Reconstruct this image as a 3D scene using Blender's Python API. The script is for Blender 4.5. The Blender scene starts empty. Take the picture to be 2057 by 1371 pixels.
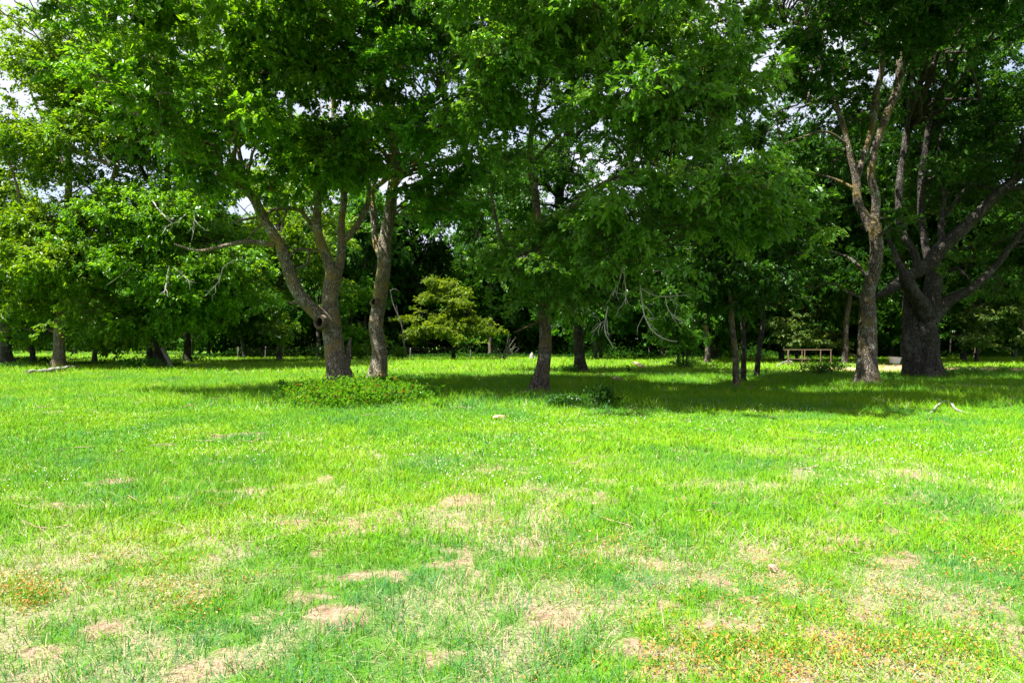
import bpy, math, numpy as np
PI = math.pi
rng = np.random.default_rng(11)
F, CX, HY, H = 1371.0, 1028.5, 685.5, 1.6      # focal length in photo pixels, principal point, eye height (m)

# ------------------------------------------------------------------ helpers
def at(px, py, d):
    return np.array([(px - CX) / F * d, d, H + (HY - py) / F * d])
def gnd(px, py):
    d = F * H / (py - HY)
    return np.array([(px - CX) / F * d, d, 0.0])
def unit(v):
    return v / np.maximum(np.linalg.norm(v, axis=-1, keepdims=True), 1e-9)

def _h(ix, iy, iz=0, seed=0):
    n = (ix.astype(np.int64) * 374761393 + iy.astype(np.int64) * 668265263 + (iz if np.isscalar(iz) else iz.astype(np.int64)) * 1274126177 + seed * 974634121) & 0xffffffff
    n = ((n ^ (n >> 13)) * 1274126177) & 0xffffffff
    n = ((n ^ (n >> 15)) * 2246822519) & 0xffffffff
    return ((n ^ (n >> 16)) & 0xffffff) / float(0xffffff)
def vn2(x, y, seed=0):
    x = np.asarray(x, float); y = np.asarray(y, float)
    ix, iy = np.floor(x), np.floor(y); fx, fy = x - ix, y - iy
    fx = fx * fx * (3 - 2 * fx); fy = fy * fy * (3 - 2 * fy)
    a = _h(ix, iy, 0, seed); b = _h(ix + 1, iy, 0, seed); c = _h(ix, iy + 1, 0, seed); d = _h(ix + 1, iy + 1, 0, seed)
    return (a * (1 - fx) + b * fx) * (1 - fy) + (c * (1 - fx) + d * fx) * fy
def fbm2(x, y, seed=0, o=4):
    s = 0; a = .5; t = 0
    for k in range(o):
        s = s + a * vn2(x * 2 ** k + 17.3 * k, y * 2 ** k - 9.1 * k, seed + k); t += a; a *= .5
    return s / t
def vn3(p, seed=0):
    i = np.floor(p); f = p - i; f = f * f * (3 - 2 * f); r = 0
    for dx in (0, 1):
        for dy in (0, 1):
            for dz in (0, 1):
                w = (f[:, 0] if dx else 1 - f[:, 0]) * (f[:, 1] if dy else 1 - f[:, 1]) * (f[:, 2] if dz else 1 - f[:, 2])
                r = r + w * _h(i[:, 0] + dx, i[:, 1] + dy, i[:, 2] + dz, seed)
    return r
def smooth(a, b, x):
    t = np.clip((x - a) / (b - a), 0, 1); return t * t * (3 - 2 * t)

def link(o, parent=None):
    bpy.context.scene.collection.objects.link(o)
    if parent is not None: o.parent = parent
    return o
def tag(o, label=None, cat=None, group=None, kind=None):
    if label: o['label'] = label
    if cat: o['category'] = cat
    if group: o['group'] = group
    if kind: o['kind'] = kind
    return o
def empty(name, loc):
    e = bpy.data.objects.new(name, None); e.location = tuple(loc); e.empty_display_size = .3
    return link(e)

class MB:
    """gathers numpy geometry; build() makes one mesh object"""
    def __init__(s): s.V = []; s.F = {3: [], 4: []}; s.n = 0
    def add(s, V, Fc, tint=None, mat=0, sm=False):
        V = np.asarray(V, np.float32).reshape(-1, 3); Fc = np.asarray(Fc, np.int64); k = Fc.shape[1]
        t = np.full(len(Fc), .5, np.float32) if tint is None else np.broadcast_to(np.asarray(tint, np.float32), (len(Fc),))
        s.V.append(V); s.F[k].append((Fc + s.n, t, np.full(len(Fc), mat, np.int32), np.full(len(Fc), sm, bool))); s.n += len(V)
    def mesh(s, name, mats):
        me = bpy.data.meshes.new(name)
        V = np.concatenate(s.V); loops = []; tot = []; T = []; M = []; S = []
        for k in (3, 4):
            for f, t, m, sm in s.F[k]:
                loops.append(f.ravel()); tot.append(np.full(len(f), k)); T.append(t); M.append(m); S.append(sm)
        loops = np.concatenate(loops).astype(np.int32); tot = np.concatenate(tot).astype(np.int32)
        me.vertices.add(len(V)); me.vertices.foreach_set('co', V.ravel())
        me.loops.add(len(loops)); me.loops.foreach_set('vertex_index', loops)
        st = np.zeros(len(tot), np.int32); st[1:] = np.cumsum(tot)[:-1]
        me.polygons.add(len(tot)); me.polygons.foreach_set('loop_start', st); me.polygons.foreach_set('loop_total', tot)
        me.polygons.foreach_set('material_index', np.concatenate(M)); me.polygons.foreach_set('use_smooth', np.concatenate(S))
        me.update(calc_edges=True)
        a = me.attributes.new('tint', 'FLOAT', 'FACE'); a.data.foreach_set('value', np.concatenate(T))
        for m in mats: me.materials.append(m)
        return me
    def build(s, name, mats, parent=None, loc=None):
        o = bpy.data.objects.new(name, s.mesh(name, mats if isinstance(mats, (list, tuple)) else [mats]))
        if loc is not None: o.location = tuple(loc)
        return link(o, parent)

def tubes(mb, P, R, s=6, mat=0, rough=0., flare=0., seed=0, tint=.5):
    """P (n,k,3), R (n,k): n tapered tubes of k rings"""
    P = np.asarray(P, float); R = np.asarray(R, float); n, k, _ = P.shape
    T = np.empty_like(P); T[:, 1:-1] = P[:, 2:] - P[:, :-2]; T[:, 0] = P[:, 1] - P[:, 0]; T[:, -1] = P[:, -1] - P[:, -2]
    T = unit(T); ch = unit(P[:, -1] - P[:, 0])
    ref = np.where(np.abs(ch[:, 2:3]) < .7, np.array([[0, 0, 1.]]), np.array([[0, 1., 0]]))[:, None, :]
    N = unit(np.cross(T, np.broadcast_to(ref, T.shape))); B = np.cross(T, N)
    a = np.arange(s) / s * 2 * PI
    rr = np.repeat(R[:, :, None], s, 2)
    if rough:
        q = np.stack(np.broadcast_arrays(np.cos(a)[None, None] * 1.6 + P[:, :, None, 0] * .8, np.sin(a)[None, None] * 1.6 + P[:, :, None, 1] * .8, P[:, :, None, 2] * 1.3), -1).reshape(-1, 3)
        rr = rr * (1 + rough * (2 * vn3(q, seed) - 1 + (vn3(q * 2.7, seed + 5) - .5)).reshape(rr.shape))
    if flare:
        z = (P[:, :, 2] - P[:, :1, 2])[:, :, None]
        rr = rr * (1 + flare * np.exp(-z / .45) * (1 + .55 * np.cos(5 * a + seed) + .3 * np.cos(3 * a + 2 * seed)))
    V = P[:, :, None] + rr[..., None] * (np.cos(a)[None, None, :, None] * N[:, :, None] + np.sin(a)[None, None, :, None] * B[:, :, None])
    i = np.arange(n * k * s).reshape(n, k, s)
    j = np.roll(i, -1, 2)
    Fq = np.stack([i[:, :-1], j[:, :-1], j[:, 1:], i[:, 1:]], -1).reshape(-1, 4)
    mb.add(V, Fq, tint, mat, True)

def resample(pts, step=.25):
    """pts (m,4) xyz+radius -> smooth Catmull-Rom polyline"""
    p = np.asarray(pts, float); q = np.vstack([2 * p[0] - p[1], p, 2 * p[-1] - p[-2]]); out = []
    for i in range(1, len(q) - 2):
        L = np.linalg.norm(q[i + 1, :3] - q[i, :3]); m = max(2, int(L / step))
        t = np.linspace(0, 1, m, endpoint=False)[:, None]
        out.append(.5 * (2 * q[i] + (q[i + 1] - q[i - 1]) * t + (2 * q[i - 1] - 5 * q[i] + 4 * q[i + 1] - q[i + 2]) * t ** 2 + (3 * q[i] - q[i - 1] - 3 * q[i + 1] + q[i + 2]) * t ** 3))
    out.append(q[-2][None]); o = np.vstack(out); o[:, 3] = np.maximum(o[:, 3], .006)
    return o

def leaves(mb, C, A, N, L, W, tint, mat=0, fold=.18):
    n = len(C); A = unit(A); S = unit(np.cross(A, N)); N = np.cross(S, A)
    L = np.broadcast_to(L, (n,))[:, None]; W = np.broadcast_to(W, (n,))[:, None]
    V = np.stack([C - A * L * .5, C + S * W * .5 + N * W * fold - A * L * .05, C + A * L * .5 - N * L * .1, C - S * W * .5 + N * W * fold - A * L * .05], 1)
    mb.add(V, np.arange(4 * n).reshape(n, 4), tint, mat)

# ------------------------------------------------------------------ materials
def newmat(name):
    m = bpy.data.materials.new(name); m.use_nodes = True; nt = m.node_tree; nt.nodes.clear()
    return m, nt, lambda t, **kw: _node(nt, t, kw)
def _node(nt, t, kw):
    n = nt.nodes.new(t)
    for k, v in kw.items():
        if k.startswith('i_'): n.inputs[k[2:].replace('_', ' ')].default_value = v
        else: setattr(n, k, v)
    return n
def ramp(nd, stops, interp='LINEAR'):
    r = nd('ShaderNodeValToRGB'); r.color_ramp.interpolation = interp
    e = r.color_ramp.elements
    while len(e) < len(stops): e.new(.5)
    for el, (p, c) in zip(e, stops): el.position = p; el.color = (*c, 1)
    return r
def leaf_mat(name, stops, trans=.55, tcol=(1.6, 1.4, .35), rough=.38, spec=.42, up=0.):
    m, nt, nd = newmat(name); lk = nt.links.new
    at_ = nd('ShaderNodeAttribute', attribute_name='tint')
    r = ramp(nd, stops); lk(at_.outputs['Fac'], r.inputs[0])
    p = nd('ShaderNodeBsdfPrincipled'); p.inputs['Roughness'].default_value = rough; p.inputs['Specular IOR Level'].default_value = spec
    lk(r.outputs[0], p.inputs['Base Color'])
    mul = nd('ShaderNodeMix', data_type='RGBA', blend_type='MULTIPLY'); mul.inputs[0].default_value = 1
    lk(r.outputs[0], mul.inputs[6]); mul.inputs[7].default_value = (*tcol, 1)
    t = nd('ShaderNodeBsdfTranslucent'); lk(mul.outputs[2], t.inputs[0])
    if up:      # shading normal tilted to the sky to brighten the blades
        ge = nd('ShaderNodeNewGeometry'); va = nd('ShaderNodeVectorMath', operation='ADD'); lk(ge.outputs['Normal'], va.inputs[0]); va.inputs[1].default_value = (0, 0, up)
        vn = nd('ShaderNodeVectorMath', operation='NORMALIZE'); lk(va.outputs[0], vn.inputs[0]); lk(vn.outputs[0], p.inputs['Normal'])
    mx = nd('ShaderNodeMixShader'); mx.inputs[0].default_value = trans
    lk(p.outputs[0], mx.inputs[1]); lk(t.outputs[0], mx.inputs[2])
    o = nd('ShaderNodeOutputMaterial'); lk(mx.outputs[0], o.inputs[0])
    return m
def bark_mat(name, dark, mid, light, moss=None, mossz=1.2, scale=1., bump=1.):
    m, nt, nd = newmat(name); lk = nt.links.new
    tc = nd('ShaderNodeTexCoord'); mp = nd('ShaderNodeMapping'); mp.inputs['Scale'].default_value = (9 * scale, 9 * scale, 2.2 * scale)
    lk(tc.outputs['Object'], mp.inputs[0])
    v = nd('ShaderNodeTexVoronoi', feature='DISTANCE_TO_EDGE'); v.inputs['Scale'].default_value = 2.6; lk(mp.outputs[0], v.inputs['Vector'])
    n1 = nd('ShaderNodeTexNoise'); n1.inputs['Scale'].default_value = 2.2; n1.inputs['Detail'].default_value = 8; n1.inputs['Roughness'].default_value = .7; lk(mp.outputs[0], n1.inputs['Vector'])
    n2 = nd('ShaderNodeTexNoise'); n2.inputs['Scale'].default_value = 2.4; n2.inputs['Detail'].default_value = 6; n2.inputs['Roughness'].default_value = .65; lk(tc.outputs['Object'], n2.inputs['Vector'])
    r1 = ramp(nd, [(.3, dark), (.52, mid), (.72, light)]); lk(n1.outputs[0], r1.inputs[0])
    # pale lichen blotches
    r2 = ramp(nd, [(.52, (0, 0, 0)), (.66, (1, 1, 1))]); lk(n2.outputs[0], r2.inputs[0])
    mx = nd('ShaderNodeMix', data_type='RGBA'); lk(r2.outputs[0], mx.inputs[0]); lk(r1.outputs[0], mx.inputs[6]); mx.inputs[7].default_value = (*light, 1)
    # furrows
    r3 = ramp(nd, [(0., (.22, .22, .22)), (.2, (1, 1, 1))]); lk(v.outputs['Distance'], r3.inputs[0])
    m2 = nd('ShaderNodeMix', data_type='RGBA', blend_type='MULTIPLY'); m2.inputs[0].default_value = .8; lk(mx.outputs[2], m2.inputs[6]); lk(r3.outputs[0], m2.inputs[7])
    last = m2.outputs[2]
    if moss:
        n3 = nd('ShaderNodeTexNoise'); n3.inputs['Scale'].default_value = 1.5; n3.inputs['Detail'].default_value = 5; lk(tc.outputs['Object'], n3.inputs['Vector'])
        r4 = ramp(nd, [(.5, (0, 0, 0)), (.62, (.85, .85, .85))]); lk(n3.outputs[0], r4.inputs[0])
        m3 = nd('ShaderNodeMix', data_type='RGBA'); lk(r4.outputs[0], m3.inputs[0]); lk(last, m3.inputs[6]); m3.inputs[7].default_value = (*moss, 1); last = m3.outputs[2]
    p = nd('ShaderNodeBsdfPrincipled'); p.inputs['Roughness'].default_value = .9; p.inputs['Specular IOR Level'].default_value = .2
    lk(last, p.inputs['Base Color'])
    ad = nd('ShaderNodeMath', operation='MULTIPLY_ADD'); lk(n1.outputs[0], ad.inputs[0]); ad.inputs[1].default_value = .6; lk(r3.outputs[0], ad.inputs[2])
    b = nd('ShaderNodeBump'); b.inputs['Strength'].default_value = bump; b.inputs['Distance'].default_value = .05; lk(ad.outputs[0], b.inputs['Height']); lk(b.outputs[0], p.inputs['Normal'])
    o = nd('ShaderNodeOutputMaterial'); lk(p.outputs[0], o.inputs[0])
    return m
def plain_mat(name, c1, c2, scale=6., rough=.7, metal=0., bump=.2, coord='Object'):
    m, nt, nd = newmat(name); lk = nt.links.new
    tc = nd('ShaderNodeTexCoord'); n = nd('ShaderNodeTexNoise'); n.inputs['Scale'].default_value = scale; n.inputs['Detail'].default_value = 7; n.inputs['Roughness'].default_value = .65
    lk(tc.outputs[coord], n.inputs['Vector']); r = ramp(nd, [(.35, c1), (.65, c2)]); lk(n.outputs[0], r.inputs[0])
    p = nd('ShaderNodeBsdfPrincipled'); p.inputs['Roughness'].default_value = rough; p.inputs['Metallic'].default_value = metal; lk(r.outputs[0], p.inputs['Base Color'])
    b = nd('ShaderNodeBump'); b.inputs['Strength'].default_value = bump; b.inputs['Distance'].default_value = .03; lk(n.outputs[0], b.inputs['Height']); lk(b.outputs[0], p.inputs['Normal'])
    o = nd('ShaderNodeOutputMaterial'); lk(p.outputs[0], o.inputs[0])
    return m

LEAF = dict(
    yellow=leaf_mat('leaf_yellow_green', [(0, (.05, .13, .005)), (.5, (.10, .215, .007)), (1, (.165, .265, .010))]),
    left=leaf_mat('leaf_fresh_green', [(0, (.0390, .1281, .0055)), (.5, (.0854, .2257, .0077)), (1, (.1464, .2928, .0121))]),
    mid=leaf_mat('leaf_mid_green', [(0, (.0328, .1230, .0086)), (.5, (.0683, .2186, .0123)), (1, (.1161, .2801, .0209))]),
    soft=leaf_mat('leaf_soft_green', [(0, (.0465, .1366, .0136)), (.5, (.0902, .2323, .0222)), (1, (.1571, .3074, .0370))], spec=.55, rough=.34),
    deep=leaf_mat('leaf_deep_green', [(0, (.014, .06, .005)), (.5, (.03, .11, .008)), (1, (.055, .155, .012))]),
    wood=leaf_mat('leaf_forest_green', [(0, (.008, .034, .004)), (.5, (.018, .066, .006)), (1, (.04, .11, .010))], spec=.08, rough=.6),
    olive=leaf_mat('leaf_olive_green', [(0, (.06, .13, .006)), (.5, (.125, .21, .008)), (1, (.2, .28, .012))]),
    broad=leaf_mat('leaf_broad_pale', [(0, (.04, .09, .02)), (.5, (.08, .14, .035)), (1, (.14, .2, .06))], spec=.2, rough=.5),
    bramble=leaf_mat('leaf_bramble', [(0, (.04, .13, .006)), (.6, (.08, .22, .010)), (.93, (.12, .26, .012)), (.97, (.13, .06, .015)), (1, (.15, .07, .02))], spec=.08, rough=.6),
)
BARK = dict(
    warm=bark_mat('bark_brown_mossy', (.085, .066, .046), (.27, .22, .155), (.46, .43, .36), (.29, .21, .07)),
    grey=bark_mat('bark_grey', (.035, .032, .027), (.10, .094, .08), (.24, .23, .20), None),
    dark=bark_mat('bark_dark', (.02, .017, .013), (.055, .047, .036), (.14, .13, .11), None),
    lichen=bark_mat('bark_lichen', (.05, .04, .03), (.15, .12, .088), (.34, .32, .27), (.18, .135, .045)),
)
BLEACH = plain_mat('bleached_twig_wood', (.22, .20, .17), (.44, .41, .36), 5, .85)
DEAD = plain_mat('bleached_dead_wood', (.12, .11, .095), (.27, .25, .215), 5, .85)
HOLLOW_SHADE = plain_mat('knot_hollow_shade', (.012, .009, .006), (.03, .022, .015), 9, .95)  # near-black colour paints the shade inside the knot hollows
LIP = plain_mat('knot_lip_wood', (.07, .05, .032), (.19, .15, .10), 9, .9, bump=.5)

# ------------------------------------------------------------------ trees
def grow_crown(tr, lobes, ncl, per, LL, LW, crad, nhub, seed, hole=.3, droop=.25, zmin=.6, bough=1.1):
    """lobes: (centre, radii, weight) in world metres.  returns hubs, cluster centres"""
    g = np.random.default_rng(seed)
    w = np.array([l[2] * (l[1][0] * l[1][1] * l[1][2]) ** (2 / 3.) for l in lobes]); w /= w.sum()
    def sample(n, lo, hi, hole):
        out = []
        for (c, r, _), k in zip(lobes, g.multinomial(n, w)):
            if not k: continue
            got = 0
            while got < k:
                m = (k - got) * 2 + 8
                v = unit(g.normal(size=(m, 3))); u = (g.uniform(lo, hi, m))[:, None]
                u = u * (1 + .75 * (vn3(v * 1.8 + seed * 3.1 + c * .3, seed)[:, None] - .5))
                p = c + v * u * r
                ok = (vn3(p * .55, seed + 3) * .6 + vn3(p * 1.3, seed + 7) * .4 > hole) & (p[:, 2] > zmin)
                q = p[ok][:k - got]; out.append(q); got += len(q)
                if ok.sum() < 1 and hole > 0: hole -= .05
        return np.concatenate(out)
    nb = max(6, int(ncl / 11))
    hubs = sample(nb, .38, 1.0, hole)
    br = bough * g.uniform(.7, 1.35, nb)
    j = g.integers(0, nb, ncl); v = unit(g.normal(size=(ncl, 3))); v[:, 2] = np.abs(v[:, 2]) * 1.1 - .35
    cl = hubs[j] + v * (br[j] * g.uniform(.45, 1.05, ncl))[:, None] * [1, 1, .55]
    sel = g.uniform(0, 1, ncl) < .16; k = sel.sum(); cl[sel] += v[sel] * br[j[sel], None] * .55 * [1, 1, .3]; cl[sel, 2] -= g.uniform(.1, .8, k) * crad * 1.4
    return hubs, cl[cl[:, 2] > zmin]

DENS = 1.6
def tree(name, label, cat, base, limbs, lobes, leaf, bark, ncl=600, per=130, LL=.13, LW=.075, crad=.55, nhub=46, seed=1,
         hole=.36, droop=.25, flare=.52, group=None, dead=(), sides=14, rough=.07, twig=.5, zmin=.6, tintbias=0.):
    ncl = int(ncl * DENS)
    base = np.asarray(base, float); base[2] = 0
    root = empty(name, base); tag(root, label, cat, group)
    g = np.random.default_rng(seed + 100)
    tm = MB(); nodes = []
    for li, l in enumerate(limbs):
        p = resample(l, .22 if len(limbs) < 30 else .35)
        q = p.copy(); q[:, :3] -= base
        if li == 0: q[0, 2] = min(q[0, 2], -.12)
        jit = np.stack([vn2(q[:, 2] * .9, q[:, 0] * .9 + li, seed) - .5, vn2(q[:, 2] * .9 + 40, q[:, 1] * .9 + li, seed + 1) - .5], 1)
        q[:, :2] += jit * np.minimum(q[:, 3:4] * 1.2 + .03, .2)
        tubes(tm, q[None, :, :3], q[None, :, 3], sides if l[0][3] > .09 else 8, 0, rough, flare if li == 0 else 0, seed + li)
        nodes.append(q)
    nd = np.concatenate(nodes)
    if lobes:
        lob = [(np.asarray(c, float) - base, np.asarray(r, float), w) for c, r, w in lobes]
        hubs, cl = grow_crown(root, lob, ncl, per, LL, LW, crad, nhub, seed, hole, droop, zmin, crad * 1.85)
        # hub branches grow from the nearest limb
        hn = nd[nd[:, 2] > min(2.0, nd[:, 2].max() * .35)]
        k = 9; t = np.linspace(0, 1, k)[None, :, None]
        dv = hubs[:, None] - hn[None, :, :3]; cost = np.linalg.norm(dv, axis=2) + .7 * np.maximum(0, -dv[:, :, 2]) - 4 * hn[None, :, 3]
        j = cost.argmin(1); s0 = hn[j, :3]; Ln = np.linalg.norm(hubs - s0, axis=1)
        ctl = s0 * .5 + hubs * .5 + np.stack([g.normal(0, .10, len(hubs)) * Ln, g.normal(0, .10, len(hubs)) * Ln, (.14 + g.normal(0, .08, len(hubs))) * Ln], 1)
        P = (1 - t) ** 2 * s0[:, None] + 2 * t * (1 - t) * ctl[:, None] + t ** 2 * hubs[:, None]
        wob = np.sin(t * PI) * (g.normal(0, 1, (len(hubs), k, 3)) * .035 * Ln[:, None, None]); P = P + wob
        r0 = np.minimum(hn[j, 3] * .55, .018 + .013 * Ln); R = r0[:, None] * (1 - t[:, :, 0]) + .014 * t[:, :, 0]
        tubes(tm, P, R, 6)
        hp = np.concatenate([P[:, 2:].reshape(-1, 3), nd[nd[:, 3] < .12][:, :3]])
        hr = np.concatenate([R[:, 2:].ravel(), nd[nd[:, 3] < .12][:, 3]])
        # twigs to the leaf sprays
        j = np.concatenate([((c[:, None] - hp[None]) ** 2).sum(2).argmin(1) for c in np.array_split(cl, max(1, len(cl) // 200))])
        s0 = hp[j]; Ln = np.linalg.norm(cl - s0, axis=1); k = 5; t = np.linspace(0, 1, k)[None, :, None]
        ctl = s0 * .5 + cl * .5; ctl[:, 2] += .15 * Ln
        P = (1 - t) ** 2 * s0[:, None] + 2 * t * (1 - t) * ctl[:, None] + t ** 2 * cl[:, None]
        P += np.sin(t * PI) * g.normal(0, .05, (len(cl), k, 3)) * Ln[:, None, None]
        r0 = np.minimum(hr[j] * .7, .007 + .008 * Ln) * (twig + .5); R = r0[:, None] * (1 - t[:, :, 0]) + .004 * t[:, :, 0]
        tubes(tm, P, R, 4)
        # leaves: flat-ish sprays round each twig end, denser along the spray's axis
        n = len(cl); ax = unit(np.stack([cl[:, 0] - s0[:, 0], cl[:, 1] - s0[:, 1], (cl[:, 2] - s0[:, 2]) * .5 - droop * Ln], 1) + g.normal(0, .25, (n, 3)))
        cnt = g.poisson(per * g.uniform(.5, 1.5, n)); idx = np.repeat(np.arange(n), cnt); m = len(idx)
        KS = 7                                                         # every spray is a fan of short twigs that carry the leaves
        D = g.normal(0, 1, (n, KS, 3)) * [1, 1, .45] + ax[:, None] * .9; D = unit(D) * (crad * 1.25 * g.uniform(.55, 1.15, (n, KS, 1)))
        if LL < .19:
            tt = np.linspace(0, 1, 4)[None, :, None]; D2 = D.reshape(-1, 3)[:, None]; ST = np.repeat(cl, KS, 0)[:, None] + D2 * tt; ST[:, :, 2] -= (droop * .35 * crad * tt[:, :, 0] ** 2)
            tubes(tm, ST, np.linspace(.0055, .002, 4)[None].repeat(n * KS, 0), 3)
        ks = g.integers(0, KS, m); tl = g.uniform(.12, 1.04, m) ** .8; dl = D[idx, ks]
        rad = g.normal(0, .075, (m, 3)) * crad; C = cl[idx] + dl * tl[:, None] + rad; C[:, 2] -= droop * .35 * crad * tl ** 2
        out = unit(unit(dl) * .9 + unit(g.normal(0, 1, (m, 3))) * .75)
        A = out + g.normal(0, .2, (m, 3)); A[:, 2] -= droop
        N = g.normal(0, .5, (m, 3)); N[:, 2] += 1.0
        sz = g.uniform(.5, 1.0, m) + .75 * g.uniform(0, 1, m) ** 3
        tint = np.clip(.5 + .24 * g.normal(size=n)[idx] + .14 * g.normal(size=(n, KS))[idx, ks] + .18 * g.normal(size=m) + tintbias, 0, 1)
        keep = C[:, 2] > .05
        cm = MB(); leaves(cm, C[keep], A[keep], N[keep], (LL * sz)[keep], (LW * sz)[keep], tint[keep])
        cm.build('crown', LEAF[leaf] if isinstance(leaf, str) else leaf, root)
    trunk = tm.build('trunk', BARK[bark], root)
    for dpts in dead:
        q = resample(dpts, .12); q[:, :3] -= base; dm = MB()
        q[:, :3] += (np.stack([vn2(np.arange(len(q)) * .4, q[:, c] * 3 + c * 9, seed) for c in range(3)], 1) - .5) * .05
        tubes(dm, q[None, :, :3], q[None, :, 3] * .72, 6)
        # a few side twigs
        for b in range(4):
            i = g.integers(len(q) // 4, len(q) - 1); d0 = unit(q[i + 0, :3] - q[i - 1, :3]) + g.normal(0, .6, 3); d0[2] -= .2
            e = q[i, :3] + unit(d0) * g.uniform(.25, .6)
            tt = np.linspace(0, 1, 4)[:, None]; pp = q[i, :3] * (1 - tt) + e * tt; pp[1:3] += g.normal(0, .03, (2, 3))
            tubes(dm, pp[None], np.linspace(q[i, 3] * .6, .004, 4)[None], 5)
        o = dm.build('dead_branch', BLEACH, root); o['label'] = 'bare pale dead branch'
    return root, trunk, base

def limb(d, *pts):
    """pts: (px, py, extra depth, width px)"""
    return [(*at(x, y, d + dd), w * .5 / F * (d + dd)) for x, y, dd, w in pts]
def lobe(d, px, py, dd, rx, ry, rd, w=1.):
    D = d + dd; return (at(px, py, D), (rx / F * D, rd, ry / F * D), w)

def knot(trunk, base, px, py, d, r, face, depth=.1):
    """a healed branch scar: raised lip round a hollow, facing `face`"""
    c = at(px, py, d) - base; n = unit(np.array(face, float)); u = unit(np.cross(n, [0, 0, 1.])); v = np.cross(u, n)
    prof = [(1.3, -.10), (1.2, .03), (1.02, .07), (.84, .055), (.74, .0), (.70, -.14)]; s = 18; a = np.arange(s) / s * 2 * PI
    mb = MB(); wob = 1 + .12 * np.cos(2 * a + 1) + .06 * np.cos(5 * a)
    V = np.array([[c + (u * math.cos(t) + v * 1.25 * math.sin(t)) * r * p * k + n * (h - .0) * (r / .1) for t, k in zip(a, wob)] for p, h in prof])
    i = np.arange(len(prof) * s).reshape(-1, s); j = np.roll(i, -1, 1)
    mb.add(V, np.stack([i[:-1], j[:-1], j[1:], i[1:]], -1).reshape(-1, 4), .5, 0, True)
    o = mb.build('knot_hole', LIP, trunk)
    hb = MB(); s2 = V[-1]; ctr = (s2.mean(0) - n * .06)[None]
    hb.add(np.vstack([s2 * .995 + s2.mean(0) * .005, ctr]), [(k, (k + 1) % s, s) for k in range(s)], .5)
    ring = V[-2]; hb.add(np.vstack([ring, s2 - n * .004]), [(k, (k + 1) % s, s + (k + 1) % s, s + k) for k in range(s)], .5)
    me = o.data; me.materials.append(HOLLOW_SHADE)
    # the hollow is part of the knot's own mesh
    h = MB(); h.V = mb.V + hb.V; h.n = mb.n
    V2 = MB(); V2.add(V, np.stack([i[:-2], j[:-2], j[1:-1], i[1:-1]], -1).reshape(-1, 4), .5, 0, True); V2.add(V, np.stack([i[-2:-1], j[-2:-1], j[-1:], i[-1:]], -1).reshape(-1, 4), .5, 1, True)
    V2.add(np.vstack([s2, ctr]), [(k, (k + 1) % s, s) for k in range(s)], .5, 1)
    o.data = V2.mesh('knot_hole', [LIP, HOLLOW_SHADE])

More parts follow.
